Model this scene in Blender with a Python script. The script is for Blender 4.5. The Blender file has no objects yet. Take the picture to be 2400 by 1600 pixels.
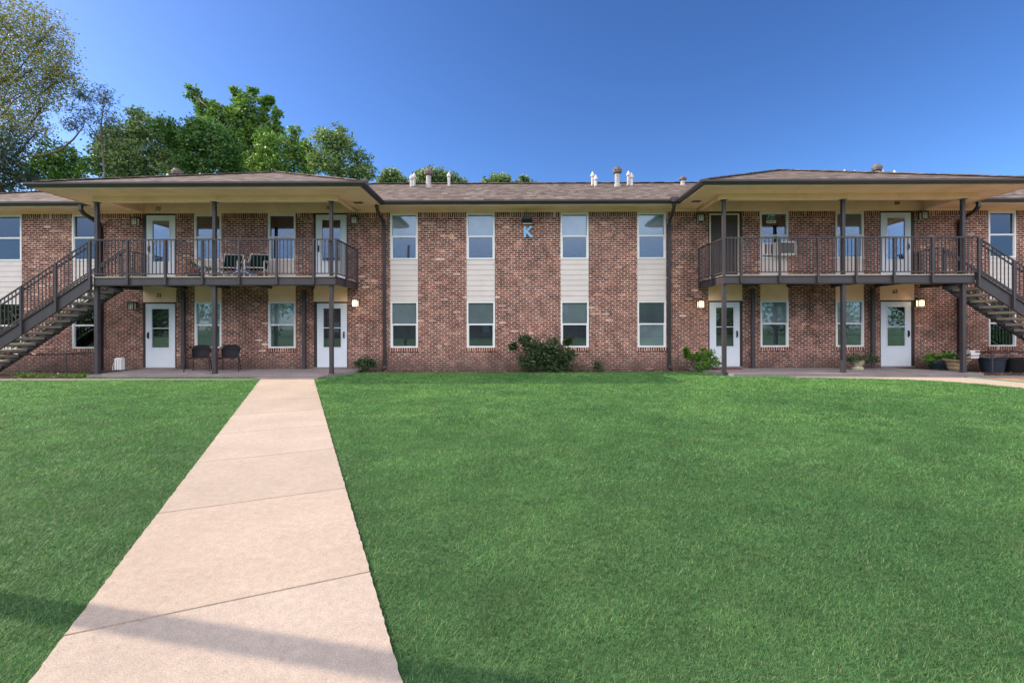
import bpy, math, random
import numpy as np
from mathutils import Vector, Matrix
random.seed(7); RNG = np.random.default_rng(11)
SC = bpy.context.scene
COL = SC.collection
R = math.radians
H = 1.29            # eye height above the porch slabs
F = 1100.0; T = 0.00524
YW = 15.0           # front face of the brick wall
YP = 13.24          # line of the balcony fronts

# ---------------------------------------------------------------- camera
cam = bpy.data.cameras.new('camera'); co = bpy.data.objects.new('camera', cam); COL.objects.link(co)
cam.sensor_width = 36; cam.lens = 36 * F / 2400; cam.shift_y = -32 / 2400; cam.clip_end = 2000; cam.clip_start = 0.05
co.matrix_world = Matrix.Translation((0, 0, H)) @ Matrix.Rotation(T, 4, 'Z') @ Matrix.Rotation(R(90), 4, 'X') @ Matrix.Rotation(R(-0.14), 4, 'Z')
SC.camera = co
# ---------------------------------------------------------------- light
SKY_GAMMA, SKY_SAT, SKY_HUE, SKY_VAL, CLOUD_FILL = 1.2, 1.08, 0.505, 0.53, 9.0
SUN = Vector((-1, 0.11, 0.64)).normalized()
EL = math.asin(SUN.z); AZ = math.atan2(SUN.x, SUN.y)
w = bpy.data.worlds.new('World'); SC.world = w; w.use_nodes = True
nt = w.node_tree; bg = nt.nodes['Background']
sky = nt.nodes.new('ShaderNodeTexSky'); sky.sky_type = 'NISHITA'; sky.sun_disc = False
sky.sun_elevation = EL; sky.sun_rotation = AZ; sky.air_density = 0.9; sky.dust_density = 1.0; sky.ozone_density = 5.0; sky.altitude = 300
def wn(t, **k):
    n = nt.nodes.new('ShaderNode'+t)
    for a, v in k.items(): setattr(n, a, v)
    return n
def wm(op, a, b=0.0):
    n = wn('Math', operation=op)
    for i, v in enumerate((a, b)):
        if isinstance(v, (int, float)): n.inputs[i].default_value = v
        else: nt.links.new(v, n.inputs[i])
    return n.outputs[0]
gm = wn('Gamma'); gm.inputs[1].default_value = SKY_GAMMA; nt.links.new(sky.outputs[0], gm.inputs[0])
hs = wn('HueSaturation'); hs.inputs['Saturation'].default_value = SKY_SAT; hs.inputs['Hue'].default_value = SKY_HUE; hs.inputs['Value'].default_value = SKY_VAL
nt.links.new(gm.outputs[0], hs.inputs['Color'])
# cloud bank added behind the camera to brighten the shaded facade (windows reflect it)
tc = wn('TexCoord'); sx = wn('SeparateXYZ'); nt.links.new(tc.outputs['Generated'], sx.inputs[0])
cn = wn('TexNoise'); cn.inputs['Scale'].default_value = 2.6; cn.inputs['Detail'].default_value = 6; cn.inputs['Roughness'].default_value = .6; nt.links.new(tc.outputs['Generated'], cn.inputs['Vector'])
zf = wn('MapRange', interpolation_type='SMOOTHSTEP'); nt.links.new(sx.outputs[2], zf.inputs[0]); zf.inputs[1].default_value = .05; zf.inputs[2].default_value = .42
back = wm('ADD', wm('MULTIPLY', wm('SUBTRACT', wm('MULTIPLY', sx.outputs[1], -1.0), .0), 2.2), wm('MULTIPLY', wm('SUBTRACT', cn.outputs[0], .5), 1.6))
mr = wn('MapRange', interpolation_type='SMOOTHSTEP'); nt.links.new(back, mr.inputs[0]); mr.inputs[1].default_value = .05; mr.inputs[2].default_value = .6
cb = wm('MULTIPLY', wm('ADD', cn.outputs[0], .5), CLOUD_FILL); cc = wn('CombineColor')
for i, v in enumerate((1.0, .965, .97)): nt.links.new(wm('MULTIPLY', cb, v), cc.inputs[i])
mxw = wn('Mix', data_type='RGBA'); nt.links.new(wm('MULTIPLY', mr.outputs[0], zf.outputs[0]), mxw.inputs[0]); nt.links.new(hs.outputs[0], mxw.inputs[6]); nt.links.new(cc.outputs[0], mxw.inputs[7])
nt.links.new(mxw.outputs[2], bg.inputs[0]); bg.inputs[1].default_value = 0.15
sl = bpy.data.lights.new('sun', 'SUN'); sl.energy = 2.8; sl.angle = R(0.5); sl.color = (1.0, 0.84, 0.66)
so = bpy.data.objects.new('sun', sl); COL.objects.link(so); so.rotation_euler = (-SUN).to_track_quat('-Z', 'Y').to_euler(); so.location = (-30, 5, 30)
SC.view_settings.view_transform = 'Standard'; SC.view_settings.look = 'None'; SC.view_settings.gamma = 1; SC.view_settings.exposure = 1.05
SC.cycles.max_bounces = 8; SC.cycles.transparent_max_bounces = 16

def X(px, Y=YW):
    u = (px - 1200) / F
    return Y * (u - T) / (1 + u * T)
def Z(py, Y=YW): return H + (768 - py) / F * Y

# ---------------------------------------------------------------- mesh helpers
LOC = {}
class MB:
    def __init__(s): s.v = []; s.f = []
    def add(s, vs, fs):
        n = len(s.v); s.v += [tuple(p) for p in vs]; s.f += [tuple(i + n for i in f) for f in fs]; return s
    def box(s, x0, x1, y0, y1, z0, z1):
        if x0 > x1: x0, x1 = x1, x0
        if y0 > y1: y0, y1 = y1, y0
        if z0 > z1: z0, z1 = z1, z0
        return s.add([(x0,y0,z0),(x1,y0,z0),(x1,y1,z0),(x0,y1,z0),(x0,y0,z1),(x1,y0,z1),(x1,y1,z1),(x0,y1,z1)],
                     [(0,3,2,1),(4,5,6,7),(0,1,5,4),(1,2,6,5),(2,3,7,6),(3,0,4,7)])
    def prism(s, poly, a, b, axis='y'):   # poly of 2D points extruded along an axis
        n = len(poly)
        def m(p, t): return {'y': (p[0], t, p[1]), 'x': (t, p[0], p[1]), 'z': (p[0], p[1], t)}[axis]
        vs = [m(p, a) for p in poly] + [m(p, b) for p in poly]
        fs = [tuple(range(n)), tuple(range(2*n-1, n-1, -1))] + [(i, i+n, (i+1) % n + n, (i+1) % n) for i in range(n)]
        return s.add(vs, fs)
    def tube(s, pts, r, n=8, cap=True):
        pts = [Vector(p) for p in pts]; k = len(pts)
        rs = r if isinstance(r, (list, tuple)) else [r]*k
        vs = []; up = None
        for i, p in enumerate(pts):
            d = (pts[min(i+1, k-1)] - pts[max(i-1, 0)]).normalized()
            if up is None: up = Vector((0,0,1)) if abs(d.z) < .9 else Vector((0,1,0))
            a = d.cross(up); a = a.normalized() if a.length > 1e-4 else Vector((1,0,0)); b = a.cross(d).normalized(); up = b
            for j in range(n):
                t = 2*math.pi*(j+.5)/n; vs.append(p + (a*math.cos(t) + b*math.sin(t))*rs[i])
        fs = [(i*n+j, i*n+(j+1) % n, (i+1)*n+(j+1) % n, (i+1)*n+j) for i in range(k-1) for j in range(n)]
        if cap: fs += [tuple(range(n-1, -1, -1)), tuple(range((k-1)*n, k*n))]
        return s.add(vs, fs)
    def bar(s, a, b, wx, wz):            # rectangular bar between points, vertical section wz, width wx
        a = Vector(a); b = Vector(b); d = (b-a).normalized()
        side = d.cross(Vector((0,0,1))); side = side.normalized() if side.length > 1e-3 else Vector((1,0,0)); upv = side.cross(d).normalized()
        vs = [p + side*sx*wx/2 + upv*sz*wz/2 for p in (a, b) for sx, sz in ((-1,-1),(1,-1),(1,1),(-1,1))]
        return s.add(vs, [(0,1,2,3),(7,6,5,4),(0,4,5,1),(1,5,6,2),(2,6,7,3),(3,7,4,0)])
    def lathe(s, c, prof, n=20):
        vs = []
        for r_, z_ in prof:
            for j in range(n): vs.append((c[0]+r_*math.cos(2*math.pi*j/n), c[1]+r_*math.sin(2*math.pi*j/n), c[2]+z_))
        k = len(prof)
        fs = [(i*n+j, i*n+(j+1) % n, (i+1)*n+(j+1) % n, (i+1)*n+j) for i in range(k-1) for j in range(n)]
        fs += [tuple(range(n-1,-1,-1)), tuple(range((k-1)*n, k*n))]
        return s.add(vs, fs)
    def sweep(s, path, prof, side=1):    # profile [(out, z)] along a 2D path with mitred corners
        P = [Vector(p) for p in path]; N = []
        for i in range(len(P)-1):
            d = (P[i+1]-P[i]).normalized(); N.append(Vector((d.y, -d.x))*side)
        vs = []; n = len(prof)
        for i, p in enumerate(P):
            if i == 0: m = N[0]
            elif i == len(P)-1: m = N[-1]
            else: m = (N[i-1]+N[i])/(1+N[i-1].dot(N[i]))
            for o, z in prof: q = p+m*o; vs.append((q.x, q.y, z))
        fs = [(i*n+j, i*n+(j+1) % n, (i+1)*n+(j+1) % n, (i+1)*n+j) for i in range(len(P)-1) for j in range(n)]
        fs += [tuple(range(n-1,-1,-1)), tuple(range((len(P)-1)*n, len(P)*n))]
        return s.add(vs, fs)
    def build(s, name, mat, parent=None, label=None, bevel=0, smooth=False):
        o0 = Vector(LOC.get(parent.name, (0,0,0))) if parent else Vector((0,0,0))
        me = bpy.data.meshes.new(name); me.from_pydata([tuple(Vector(p)-o0) for p in s.v], [], s.f)
        import bmesh
        bm = bmesh.new(); bm.from_mesh(me); bmesh.ops.recalc_face_normals(bm, faces=bm.faces[:]); bm.to_mesh(me); bm.free()
        me.materials.append(mat)
        o = bpy.data.objects.new(name, me); COL.objects.link(o)
        if parent: o.parent = parent
        LOC[o.name] = tuple(o0)
        if label: o['label'] = label
        if bevel:
            b = o.modifiers.new('bevel', 'BEVEL'); b.width = bevel; b.segments = 2; b.limit_method = 'ANGLE'
        if smooth: me.polygons.foreach_set('use_smooth', [True]*len(me.polygons))
        return o
def thing(name, label, cat, loc=(0,0,0), group=None):
    o = bpy.data.objects.new(name, None); o.location = loc; COL.objects.link(o); o.empty_display_size = .2
    LOC[o.name] = tuple(loc); o['label'] = label; o['category'] = cat
    if group: o['group'] = group
    return o
def tag(o, label=None, cat=None, group=None, kind=None):
    for k, v in (('label', label), ('category', cat), ('group', group), ('kind', kind)):
        if v: o[k] = v
    return o
def settle(o, loc):                        # move a one-mesh thing's origin to its base
    loc = Vector(loc); o.data.transform(Matrix.Translation(-loc)); o.location = loc; LOC[o.name] = tuple(loc); return o
def tri_mesh(name, V, Fc, mat, parent=None, nper=3):   # numpy mesh of n-gons
    o0 = np.array(LOC.get(parent.name, (0,0,0))) if parent else np.zeros(3)
    me = bpy.data.meshes.new(name); V = (V - o0).astype(np.float32)
    me.vertices.add(len(V)); me.vertices.foreach_set('co', V.ravel())
    me.loops.add(Fc.size); me.loops.foreach_set('vertex_index', Fc.ravel().astype(np.int32))
    me.polygons.add(len(Fc)); me.polygons.foreach_set('loop_start', np.arange(0, Fc.size, nper, dtype=np.int32))
    me.update(calc_edges=True); me.materials.append(mat)
    o = bpy.data.objects.new(name, me); COL.objects.link(o)
    if parent: o.parent = parent
    LOC[o.name] = tuple(o0); return o
def text_mesh(body, size, name, mat, at, parent=None, extrude=.006, shear=0, offset=0.0):
    c = bpy.data.curves.new('t', 'FONT'); c.body = body; c.size = size; c.extrude = extrude; c.align_x = 'CENTER'; c.align_y = 'CENTER'; c.shear = shear; c.offset = offset; c.resolution_u = 4
    t = bpy.data.objects.new('t', c); COL.objects.link(t)
    me = bpy.data.meshes.new_from_object(t.evaluated_get(bpy.context.evaluated_depsgraph_get()))
    bpy.data.objects.remove(t); bpy.data.curves.remove(c)
    me.name = name; me.transform(Matrix.Rotation(R(90), 4, 'X')); me.materials.clear(); me.materials.append(mat)
    o0 = Vector(LOC.get(parent.name, (0,0,0))) if parent else Vector((0,0,0))
    me.transform(Matrix.Translation(Vector(at)-o0))
    o = bpy.data.objects.new(name, me); COL.objects.link(o)
    if parent: o.parent = parent
    LOC[o.name] = tuple(o0); return o

# ---------------------------------------------------------------- materials
class NT:
    def __init__(s, name):
        s.m = bpy.data.materials.new(name); s.m.use_nodes = True; s.t = s.m.node_tree; s.p = s.t.nodes['Principled BSDF']; s.out = s.t.nodes['Material Output']
    def n(s, typ, **kw):
        nd = s.t.nodes.new('ShaderNode'+typ)
        for k, v in kw.items():
            if hasattr(nd, k): setattr(nd, k, v)
            else: nd.inputs[k.replace('_', ' ')].default_value = v
        return nd
    def l(s, a, b): s.t.links.new(a, b)
    def val(s, nd, i, v):
        if isinstance(v, (int, float, tuple)): nd.inputs[i].default_value = v
        else: s.l(v, nd.inputs[i])
    def math(s, op, a, b=0.0, c=None):
        nd = s.t.nodes.new('ShaderNodeMath'); nd.operation = op; s.val(nd, 0, a); s.val(nd, 1, b)
        if c is not None: s.val(nd, 2, c)
        return nd.outputs[0]
    def mix(s, fac, a, b, mode='MIX'):
        nd = s.t.nodes.new('ShaderNodeMix'); nd.data_type = 'RGBA'; nd.blend_type = mode; s.val(nd, 0, fac)
        s.val(nd, 6, a if not isinstance(a, tuple) else (*a, 1)[:4]); s.val(nd, 7, b if not isinstance(b, tuple) else (*b, 1)[:4]); return nd.outputs[2]
    def ramp(s, fac, stops, interp='LINEAR'):
        nd = s.t.nodes.new('ShaderNodeValToRGB'); s.l(fac, nd.inputs[0]); cr = nd.color_ramp; cr.interpolation = interp
        while len(cr.elements) < len(stops): cr.elements.new(.5)
        for e, (p, c) in zip(cr.elements, stops): e.position = p; e.color = (*c, 1) if isinstance(c, tuple) else (c, c, c, 1)
        return nd.outputs[0]
    def noise(s, scale, detail=3, rough=.55, vec=None, dist=0):
        nd = s.t.nodes.new('ShaderNodeTexNoise'); nd.inputs['Scale'].default_value = scale; nd.inputs['Detail'].default_value = detail
        nd.inputs['Roughness'].default_value = rough; nd.inputs['Distortion'].default_value = dist
        s.l(vec if vec is not None else s.pos(), nd.inputs['Vector']); return nd.outputs[0]
    def pos(s):
        if not hasattr(s, '_p'): s._p = s.t.nodes.new('ShaderNodeNewGeometry')
        return s._p.outputs['Position']
    def isl(s): s.pos(); return s._p.outputs['Random Per Island']
    def xyz(s):
        nd = s.t.nodes.new('ShaderNodeSeparateXYZ'); s.l(s.pos(), nd.inputs[0]); return nd.outputs
    def comb(s, x, y, z=0.0):
        nd = s.t.nodes.new('ShaderNodeCombineXYZ'); s.val(nd, 0, x); s.val(nd, 1, y); s.val(nd, 2, z); return nd.outputs[0]
    def bump(s, h, dist=.01, st=.5):
        nd = s.t.nodes.new('ShaderNodeBump'); nd.inputs['Distance'].default_value = dist; nd.inputs['Strength'].default_value = st; s.l(h, nd.inputs['Height']); s.l(nd.outputs[0], s.p.inputs['Normal'])
    def col(s, c, rough=.6, spec=.4, metal=0):
        if isinstance(c, tuple): s.p.inputs['Base Color'].default_value = (*c, 1)
        else: s.l(c, s.p.inputs['Base Color'])
        s.p.inputs['Roughness'].default_value = rough; s.p.inputs['Specular IOR Level'].default_value = spec; s.p.inputs['Metallic'].default_value = metal
        return s.m
def paint(name, c, rough=.5, var=.12, scale=3, spec=.4, dirt=None):
    k = NT(name); n = k.noise(scale, 5)
    f = k.ramp(n, [(.3, 1-var), (.7, 1+var*.4)])
    cc = k.mix(1.0, c, f, 'MULTIPLY')
    if dirt:
        d = k.ramp(k.noise(scale*2.3, 6, .7), [(.55, 0.0), (.72, .6)]); cc = k.mix(d, cc, dirt)
    k.bump(k.noise(60, 2), .002, .3)
    return k.col(cc, rough, spec)

def brick_mat(name, L=.195, h=.0677, m=.012, z0=0.0, sold=False):
    k = NT(name); x, y, z = k.xyz(); u = k.math('ADD', x, y)
    if sold: u, z = k.math('ADD', u, 0), k.math('SUBTRACT', z, z0)
    wob = k.math('MULTIPLY', k.math('SUBTRACT', k.noise(9, 2), .5), .014)
    wob2 = k.math('MULTIPLY', k.math('SUBTRACT', k.noise(23, 3, .6), .5), .014)
    zz = k.math('ADD', z, k.math('MULTIPLY', wob2, .7)); uu = k.math('ADD', u, wob)
    rr = k.math('DIVIDE', zz, h); row = k.math('FLOOR', rr)
    off = k.math('MULTIPLY', k.math('MODULO', k.math('ADD', row, 1000), 2.0), .5)
    jit = k.t.nodes.new('ShaderNodeTexWhiteNoise'); jit.noise_dimensions = '1D'; k.l(row, jit.inputs['W'])
    cc = k.math('ADD', k.math('ADD', k.math('DIVIDE', uu, L), off), k.math('MULTIPLY', jit.outputs[0], .12)); colm = k.math('FLOOR', cc)
    fx = k.math('MULTIPLY', k.math('SUBTRACT', cc, colm), L); fz = k.math('MULTIPLY', k.math('SUBTRACT', rr, row), h)
    ex = k.math('MINIMUM', fx, k.math('SUBTRACT', L, fx)); ez = k.math('MINIMUM', fz, k.math('SUBTRACT', h, fz)); e = k.math('MINIMUM', ex, ez)
    mm = k.math('MULTIPLY', k.math('ADD', k.math('MULTIPLY', k.noise(6, 3, .6), .9), k.math('MULTIPLY', k.noise(30, 3, .7), 1.3)), m*.70)
    mort = k.math('SMOOTH_MIN', 1.0, k.math('MAXIMUM', 0.0, k.math('MULTIPLY', k.math('SUBTRACT', k.math('ADD', mm, .0025), e), 400.0)), 0.1)
    wn = k.t.nodes.new('ShaderNodeTexWhiteNoise'); wn.noise_dimensions = '2D'; k.l(k.comb(colm, row), wn.inputs['Vector'])
    wn2 = k.t.nodes.new('ShaderNodeTexWhiteNoise'); wn2.noise_dimensions = '2D'; k.l(k.comb(k.math('ADD', colm, 77.3), row), wn2.inputs['Vector'])
    big = k.noise(.55, 3)
    sel = k.math('ADD', wn.outputs[0], k.math('MULTIPLY', k.math('SUBTRACT', big, .5), .28))
    bc = k.ramp(sel, [(0, (.020,.009,.016)), (.2, (.045,.011,.016)), (.4, (.11,.016,.017)), (.6, (.165,.026,.023)), (.76, (.24,.060,.042)), (.89, (.33,.13,.095)), (.965, (.42,.25,.20)), (.993, (.70,.56,.48))], 'CONSTANT')
    bc = k.mix(k.math('MULTIPLY', wn2.outputs[0], .45), bc, (.13,.035,.035))
    bc = k.mix(.8, bc, k.mix(1.0, bc, k.ramp(k.noise(45, 4, .7), [(.3, .45), (.7, 1.6)]), 'MULTIPLY'))
    lime = k.ramp(k.noise(34, 4, .8), [(.55, 0.0), (.63, .9)])
    bc = k.mix(lime, bc, (.66,.45,.36))
    mc = k.mix(k.noise(3, 4), (.50,.34,.285), (.86,.65,.555))
    wash = k.ramp(k.noise(.45, 5, .65), [(.5, 0.0), (.72, .32)]); sd = k.ramp(k.noise(1, 5, .6, vec=k.comb(k.math('MULTIPLY', u, 1.3), k.math('MULTIPLY', z, .22))), [(.52, 1.0), (.72, .62)])
    c = k.mix(mort, bc, mc); c = k.mix(wash, c, (.38,.23,.20)); c = k.mix(1.0, c, sd, 'MULTIPLY'); c = k.mix(1.0, c, k.ramp(k.noise(4.5, 6, .75), [(.34, (.52,.48,.50)), (.5, (.84,.79,.78)), (.66, (1.24,1.20,1.15))]), 'MULTIPLY')
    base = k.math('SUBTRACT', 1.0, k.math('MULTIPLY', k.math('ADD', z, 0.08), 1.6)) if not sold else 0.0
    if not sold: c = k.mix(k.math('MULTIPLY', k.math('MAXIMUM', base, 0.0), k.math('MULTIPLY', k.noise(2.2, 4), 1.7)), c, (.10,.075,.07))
    k.bump(k.math('SUBTRACT', k.math('MULTIPLY', k.noise(60, 4), .25), mort), .006, .8)
    return k.col(c, .9, .2)

def concrete(name, c1, c2, agg=.5, rough=.9, stain=None):
    k = NT(name)
    a = k.ramp(k.noise(1.1, 5, .6), [(.3, c1), (.7, c2)])
    g = k.ramp(k.noise(160, 3, .8), [(.32, 1-agg), (.5, 1.0), (.68, 1+agg*.5)])
    c = k.mix(1.0, a, g, 'MULTIPLY')
    g2 = k.ramp(k.noise(17, 5, .7), [(.3, .86), (.7, 1.06)]); c = k.mix(1.0, c, g2, 'MULTIPLY')
    sp = k.ramp(k.noise(38, 2, .5), [(.70, 0.0), (.74, .35)]); c = k.mix(sp, c, (.20,.16,.14))
    if name == 'sunlit_walk_concrete':
        c = k.mix(1.0, c, k.ramp(k.isl(), [(0, (.90,.89,.88)), (.5, (1,1,1)), (1, (.96,.93,.90))]), 'MULTIPLY')
        c = k.mix(k.ramp(k.noise(2.1, 6, .75), [(.58, 0.0), (.75, .28)]), c, (.28,.22,.18)); c = k.mix(k.ramp(k.noise(9, 3, .6), [(.66, 0.0), (.72, .22)]), c, (.25,.20,.17))
    if stain: c = k.mix(k.ramp(k.noise(1.6, 5, .7), [(.55, 0.0), (.7, .5)]), c, stain)
    k.bump(k.math('ADD', k.noise(160, 4, .8), k.math('MULTIPLY', k.noise(30, 3), 1.5)), .004, .55)
    return k.col(c, rough, .2)

def shingle_mat():
    k = NT('asphalt_shingles'); x, y, z = k.xyz()
    g = k.t.nodes.new('ShaderNodeNewGeometry'); sn = k.t.nodes.new('ShaderNodeSeparateXYZ'); k.l(g.outputs['True Normal'], sn.inputs[0])
    side = k.math('GREATER_THAN', k.math('ABSOLUTE', sn.outputs[0]), k.math('ABSOLUTE', sn.outputs[1]))
    u = k.math('ADD', k.math('MULTIPLY', y, side), k.math('MULTIPLY', x, k.math('SUBTRACT', 1.0, side)))
    rr = k.math('DIVIDE', z, .052); row = k.math('FLOOR', rr); fr = k.math('SUBTRACT', rr, row)
    wr = k.t.nodes.new('ShaderNodeTexWhiteNoise'); wr.noise_dimensions = '1D'; k.l(row, wr.inputs['W'])
    cc = k.math('ADD', k.math('DIVIDE', u, .21), k.math('MULTIPLY', wr.outputs[0], 7)); cl = k.math('FLOOR', cc)
    wn = k.t.nodes.new('ShaderNodeTexWhiteNoise'); wn.noise_dimensions = '2D'; k.l(k.comb(cl, row), wn.inputs['Vector'])
    c = k.ramp(wn.outputs[0], [(0, (.050,.040,.034)), (.5, (.125,.098,.084)), (1, (.25,.205,.178))])
    c = k.mix(k.ramp(k.noise(.8, 4), [(.35, 0.0), (.7, .5)]), c, (.14,.11,.10))
    c = k.mix(k.math('MULTIPLY', k.math('LESS_THAN', fr, .2), .6), c, (.06,.045,.04))
    c = k.mix(1.0, c, k.ramp(k.noise(90, 3, .8), [(.3, .65), (.7, 1.3)]), 'MULTIPLY')
    k.bump(k.math('ADD', k.math('MULTIPLY', fr, -1.0), k.math('MULTIPLY', wn.outputs[0], .7)), .012, .9)
    return k.col(c, .95, .15)

def glass_mat():
    k = NT('window_glass'); t = k.t
    tr = t.nodes.new('ShaderNodeBsdfTransparent'); tr.inputs[0].default_value = (.90,.94,.96,1); gl = t.nodes.new('ShaderNodeBsdfGlossy'); gl.inputs['Roughness'].default_value = .01
    gl.inputs[0].default_value = (.74, .86, 1, 1)
    fr = t.nodes.new('ShaderNodeFresnel'); fr.inputs[0].default_value = 1.5
    b = t.nodes.new('ShaderNodeBump'); b.inputs['Distance'].default_value = .004; b.inputs['Strength'].default_value = .12; k.l(k.noise(.9, 0), b.inputs['Height']); k.l(b.outputs[0], gl.inputs['Normal'])
    mx = t.nodes.new('ShaderNodeMixShader'); k.l(k.math('MULTIPLY_ADD', fr.outputs[0], 1.1, .07), mx.inputs[0]); k.l(tr.outputs[0], mx.inputs[1]); k.l(gl.outputs[0], mx.inputs[2])
    t.nodes.remove(k.p); k.l(mx.outputs[0], k.out.inputs[0]); return k.m
def screen_mat():
    k = NT('insect_screen'); t = k.t; tr = t.nodes.new('ShaderNodeBsdfTransparent'); d = t.nodes.new('ShaderNodeBsdfDiffuse'); d.inputs[0].default_value = (.045,.055,.065,1)
    mx = t.nodes.new('ShaderNodeMixShader'); mx.inputs[0].default_value = .60; k.l(tr.outputs[0], mx.inputs[1]); k.l(d.outputs[0], mx.inputs[2])
    t.nodes.remove(k.p); k.l(mx.outputs[0], k.out.inputs[0]); return k.m
def blind_mat(name, c, vertical=False, pitch=.035):
    k = NT(name); x, y, z = k.xyz(); q = x if vertical else z
    f = k.math('FRACT', k.math('DIVIDE', q, pitch)); g = k.math('MULTIPLY_ADD', k.math('ABSOLUTE', k.math('SUBTRACT', f, .5)), .35, .78)
    cc = k.mix(1.0, c, k.comb(g, g, g), 'MULTIPLY'); cc = k.mix(1.0, cc, k.ramp(k.noise(1.5, 2), [(.3, .8), (.7, 1.1)]), 'MULTIPLY'); return k.col(cc, .8, .1)
def leaf_mat(name, cols, trans=.35, rough=.45):
    k = NT(name); c = k.ramp(k.isl(), [(i/max(1, len(cols)-1), q) for i, q in enumerate(cols)])
    k.col(c, rough, .35); t = k.t; tl = t.nodes.new('ShaderNodeBsdfTranslucent')
    k.l(k.mix(1.0, c, (1.5,1.55,.55), 'MULTIPLY'), tl.inputs[0])
    mx = t.nodes.new('ShaderNodeMixShader'); mx.inputs[0].default_value = trans; k.l(k.p.outputs[0], mx.inputs[1]); k.l(tl.outputs[0], mx.inputs[2]); k.l(mx.outputs[0], k.out.inputs[0])
    return k.m
def glow(name, c, e):
    k = NT(name); k.col((.9,.85,.75), .4); k.p.inputs['Emission Color'].default_value = (*c, 1); k.p.inputs['Emission Strength'].default_value = e; return k.m

M = dict(
 brick=brick_mat('mottled_brick'), soldier=brick_mat('soldier_brick', L=.0677, h=.40, m=.014, z0=4.75, sold=True), sillb=brick_mat('sill_brick', L=.075, h=.6, m=.016, z0=.4, sold=True),
 shingle=shingle_mat(), tan=paint('tan_paint', (.96,.66,.48), .6, .14, 1.2, dirt=(.70,.47,.31)), tanlap=paint('beige_siding_paint', (.62,.565,.555), .55, .08, 2),
 brown=paint('dark_brown_metal', (.052,.044,.052), .42, .2, 4, .5), gut=paint('brown_gutter_metal', (.036,.030,.036), .35, .2, 3, .5), jamb=paint('dark_door_jamb', (.035,.025,.03), .5, .15, 4),
 white=paint('white_vinyl', (.76,.76,.77), .4, .06, 3), door=paint('white_door_paint', (.66,.71,.80), .45, .06, 2), cream=paint('cream_trim_paint', (.66,.60,.48), .5, .1, 3),
 darkdoor=paint('dark_brown_door_paint', (.06,.045,.042), .45, .15, 3), black=paint('black_plastic', (.015,.015,.018), .4, .1, 6), glass=glass_mat(), screen=screen_mat(),
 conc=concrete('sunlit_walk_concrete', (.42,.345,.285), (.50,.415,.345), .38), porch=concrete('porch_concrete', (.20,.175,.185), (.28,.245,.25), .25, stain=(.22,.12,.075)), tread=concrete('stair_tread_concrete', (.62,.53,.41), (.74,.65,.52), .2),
 soil=concrete('bed_soil', (.045,.032,.026), (.10,.072,.055), .6), mulch=concrete('wood_mulch', (.30,.17,.10), (.52,.34,.22), .6),
 galv=paint('galvanised_metal', (.36,.34,.33), .4, .25, 8, .5), rust=paint('weathered_cap_metal', (.15,.12,.11), .6, .4, 9), pvc=paint('white_flue_pipe', (.52,.50,.49), .45, .15, 8), lead=paint('grey_flashing', (.09,.085,.095), .6, .2, 6),
 bwhite=blind_mat('white_blind', (.66,.68,.66)), bgrey=blind_mat('grey_blind', (.28,.30,.31)), bdark=blind_mat('dark_room', (.035,.03,.03), pitch=.5), bbrown=blind_mat('brown_curtain', (.22,.15,.11), True, .12),
 bblue=blind_mat('blue_curtain', (.10,.16,.32), True, .09), btan=blind_mat('tan_shade', (.45,.36,.29), pitch=.3), bgreen=blind_mat('green_grey_drape', (.36,.38,.33), True, .1), bteal=blind_mat('teal_drape', (.10,.22,.22), True, .1),
 bark=paint('grey_bark', (.13,.10,.085), .9, .4, 6), pale=paint('pale_bark', (.38,.34,.30), .9, .4, 5), stem=paint('shrub_stem', (.16,.12,.09), .9, .3, 9),
 glassfrost=glow('frosted_lamp_glass', (1,.95,.85), 0.0), glasslit=glow('lit_lamp_glass', (1,.76,.44), .8), num=paint('black_number_paint', (.02,.015,.012), .4, .05, 5),
 sign=paint('pale_blue_sign_metal', (.25,.50,.84), .35, .05, 5), terracotta=paint('woven_clay_pot', (.36,.27,.16), .8, .35, 16), bluepot=paint('blue_black_plastic', (.030,.042,.065), .4, .15, 4), stone=paint('stone_urn', (.50,.46,.34), .8, .3, 10),
 green=paint('green_edging_plastic', (.10,.20,.15), .5, .2, 5), red=paint('red_mat_fibre', (.16,.035,.03), .9, .3, 12), teal=paint('teal_card', (.0,.17,.25), .6, .03, 4), greenstrap=paint('dark_green_vinyl_strap', (.004,.022,.022), .85, .2, 4, .1),
 bluecloth=paint('blue_cloth', (.05,.12,.55), .8, .4, 12), greycloth=paint('grey_towel', (.42,.44,.48), .9, .3, 12), redflower=paint('red_petals', (.35,.02,.06), .6, .2, 20), paleblue=paint('pale_blue_glaze', (.32,.55,.68), .3, .1, 10), meshblk=paint('black_woven_mesh', (.012,.010,.017), .7, .2, 30), pink=paint('pink_white_plastic', (.82,.76,.80), .5, .08, 6), wood=paint('weathered_pole_wood', (.2,.15,.11), .9, .4, 5),
)

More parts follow.
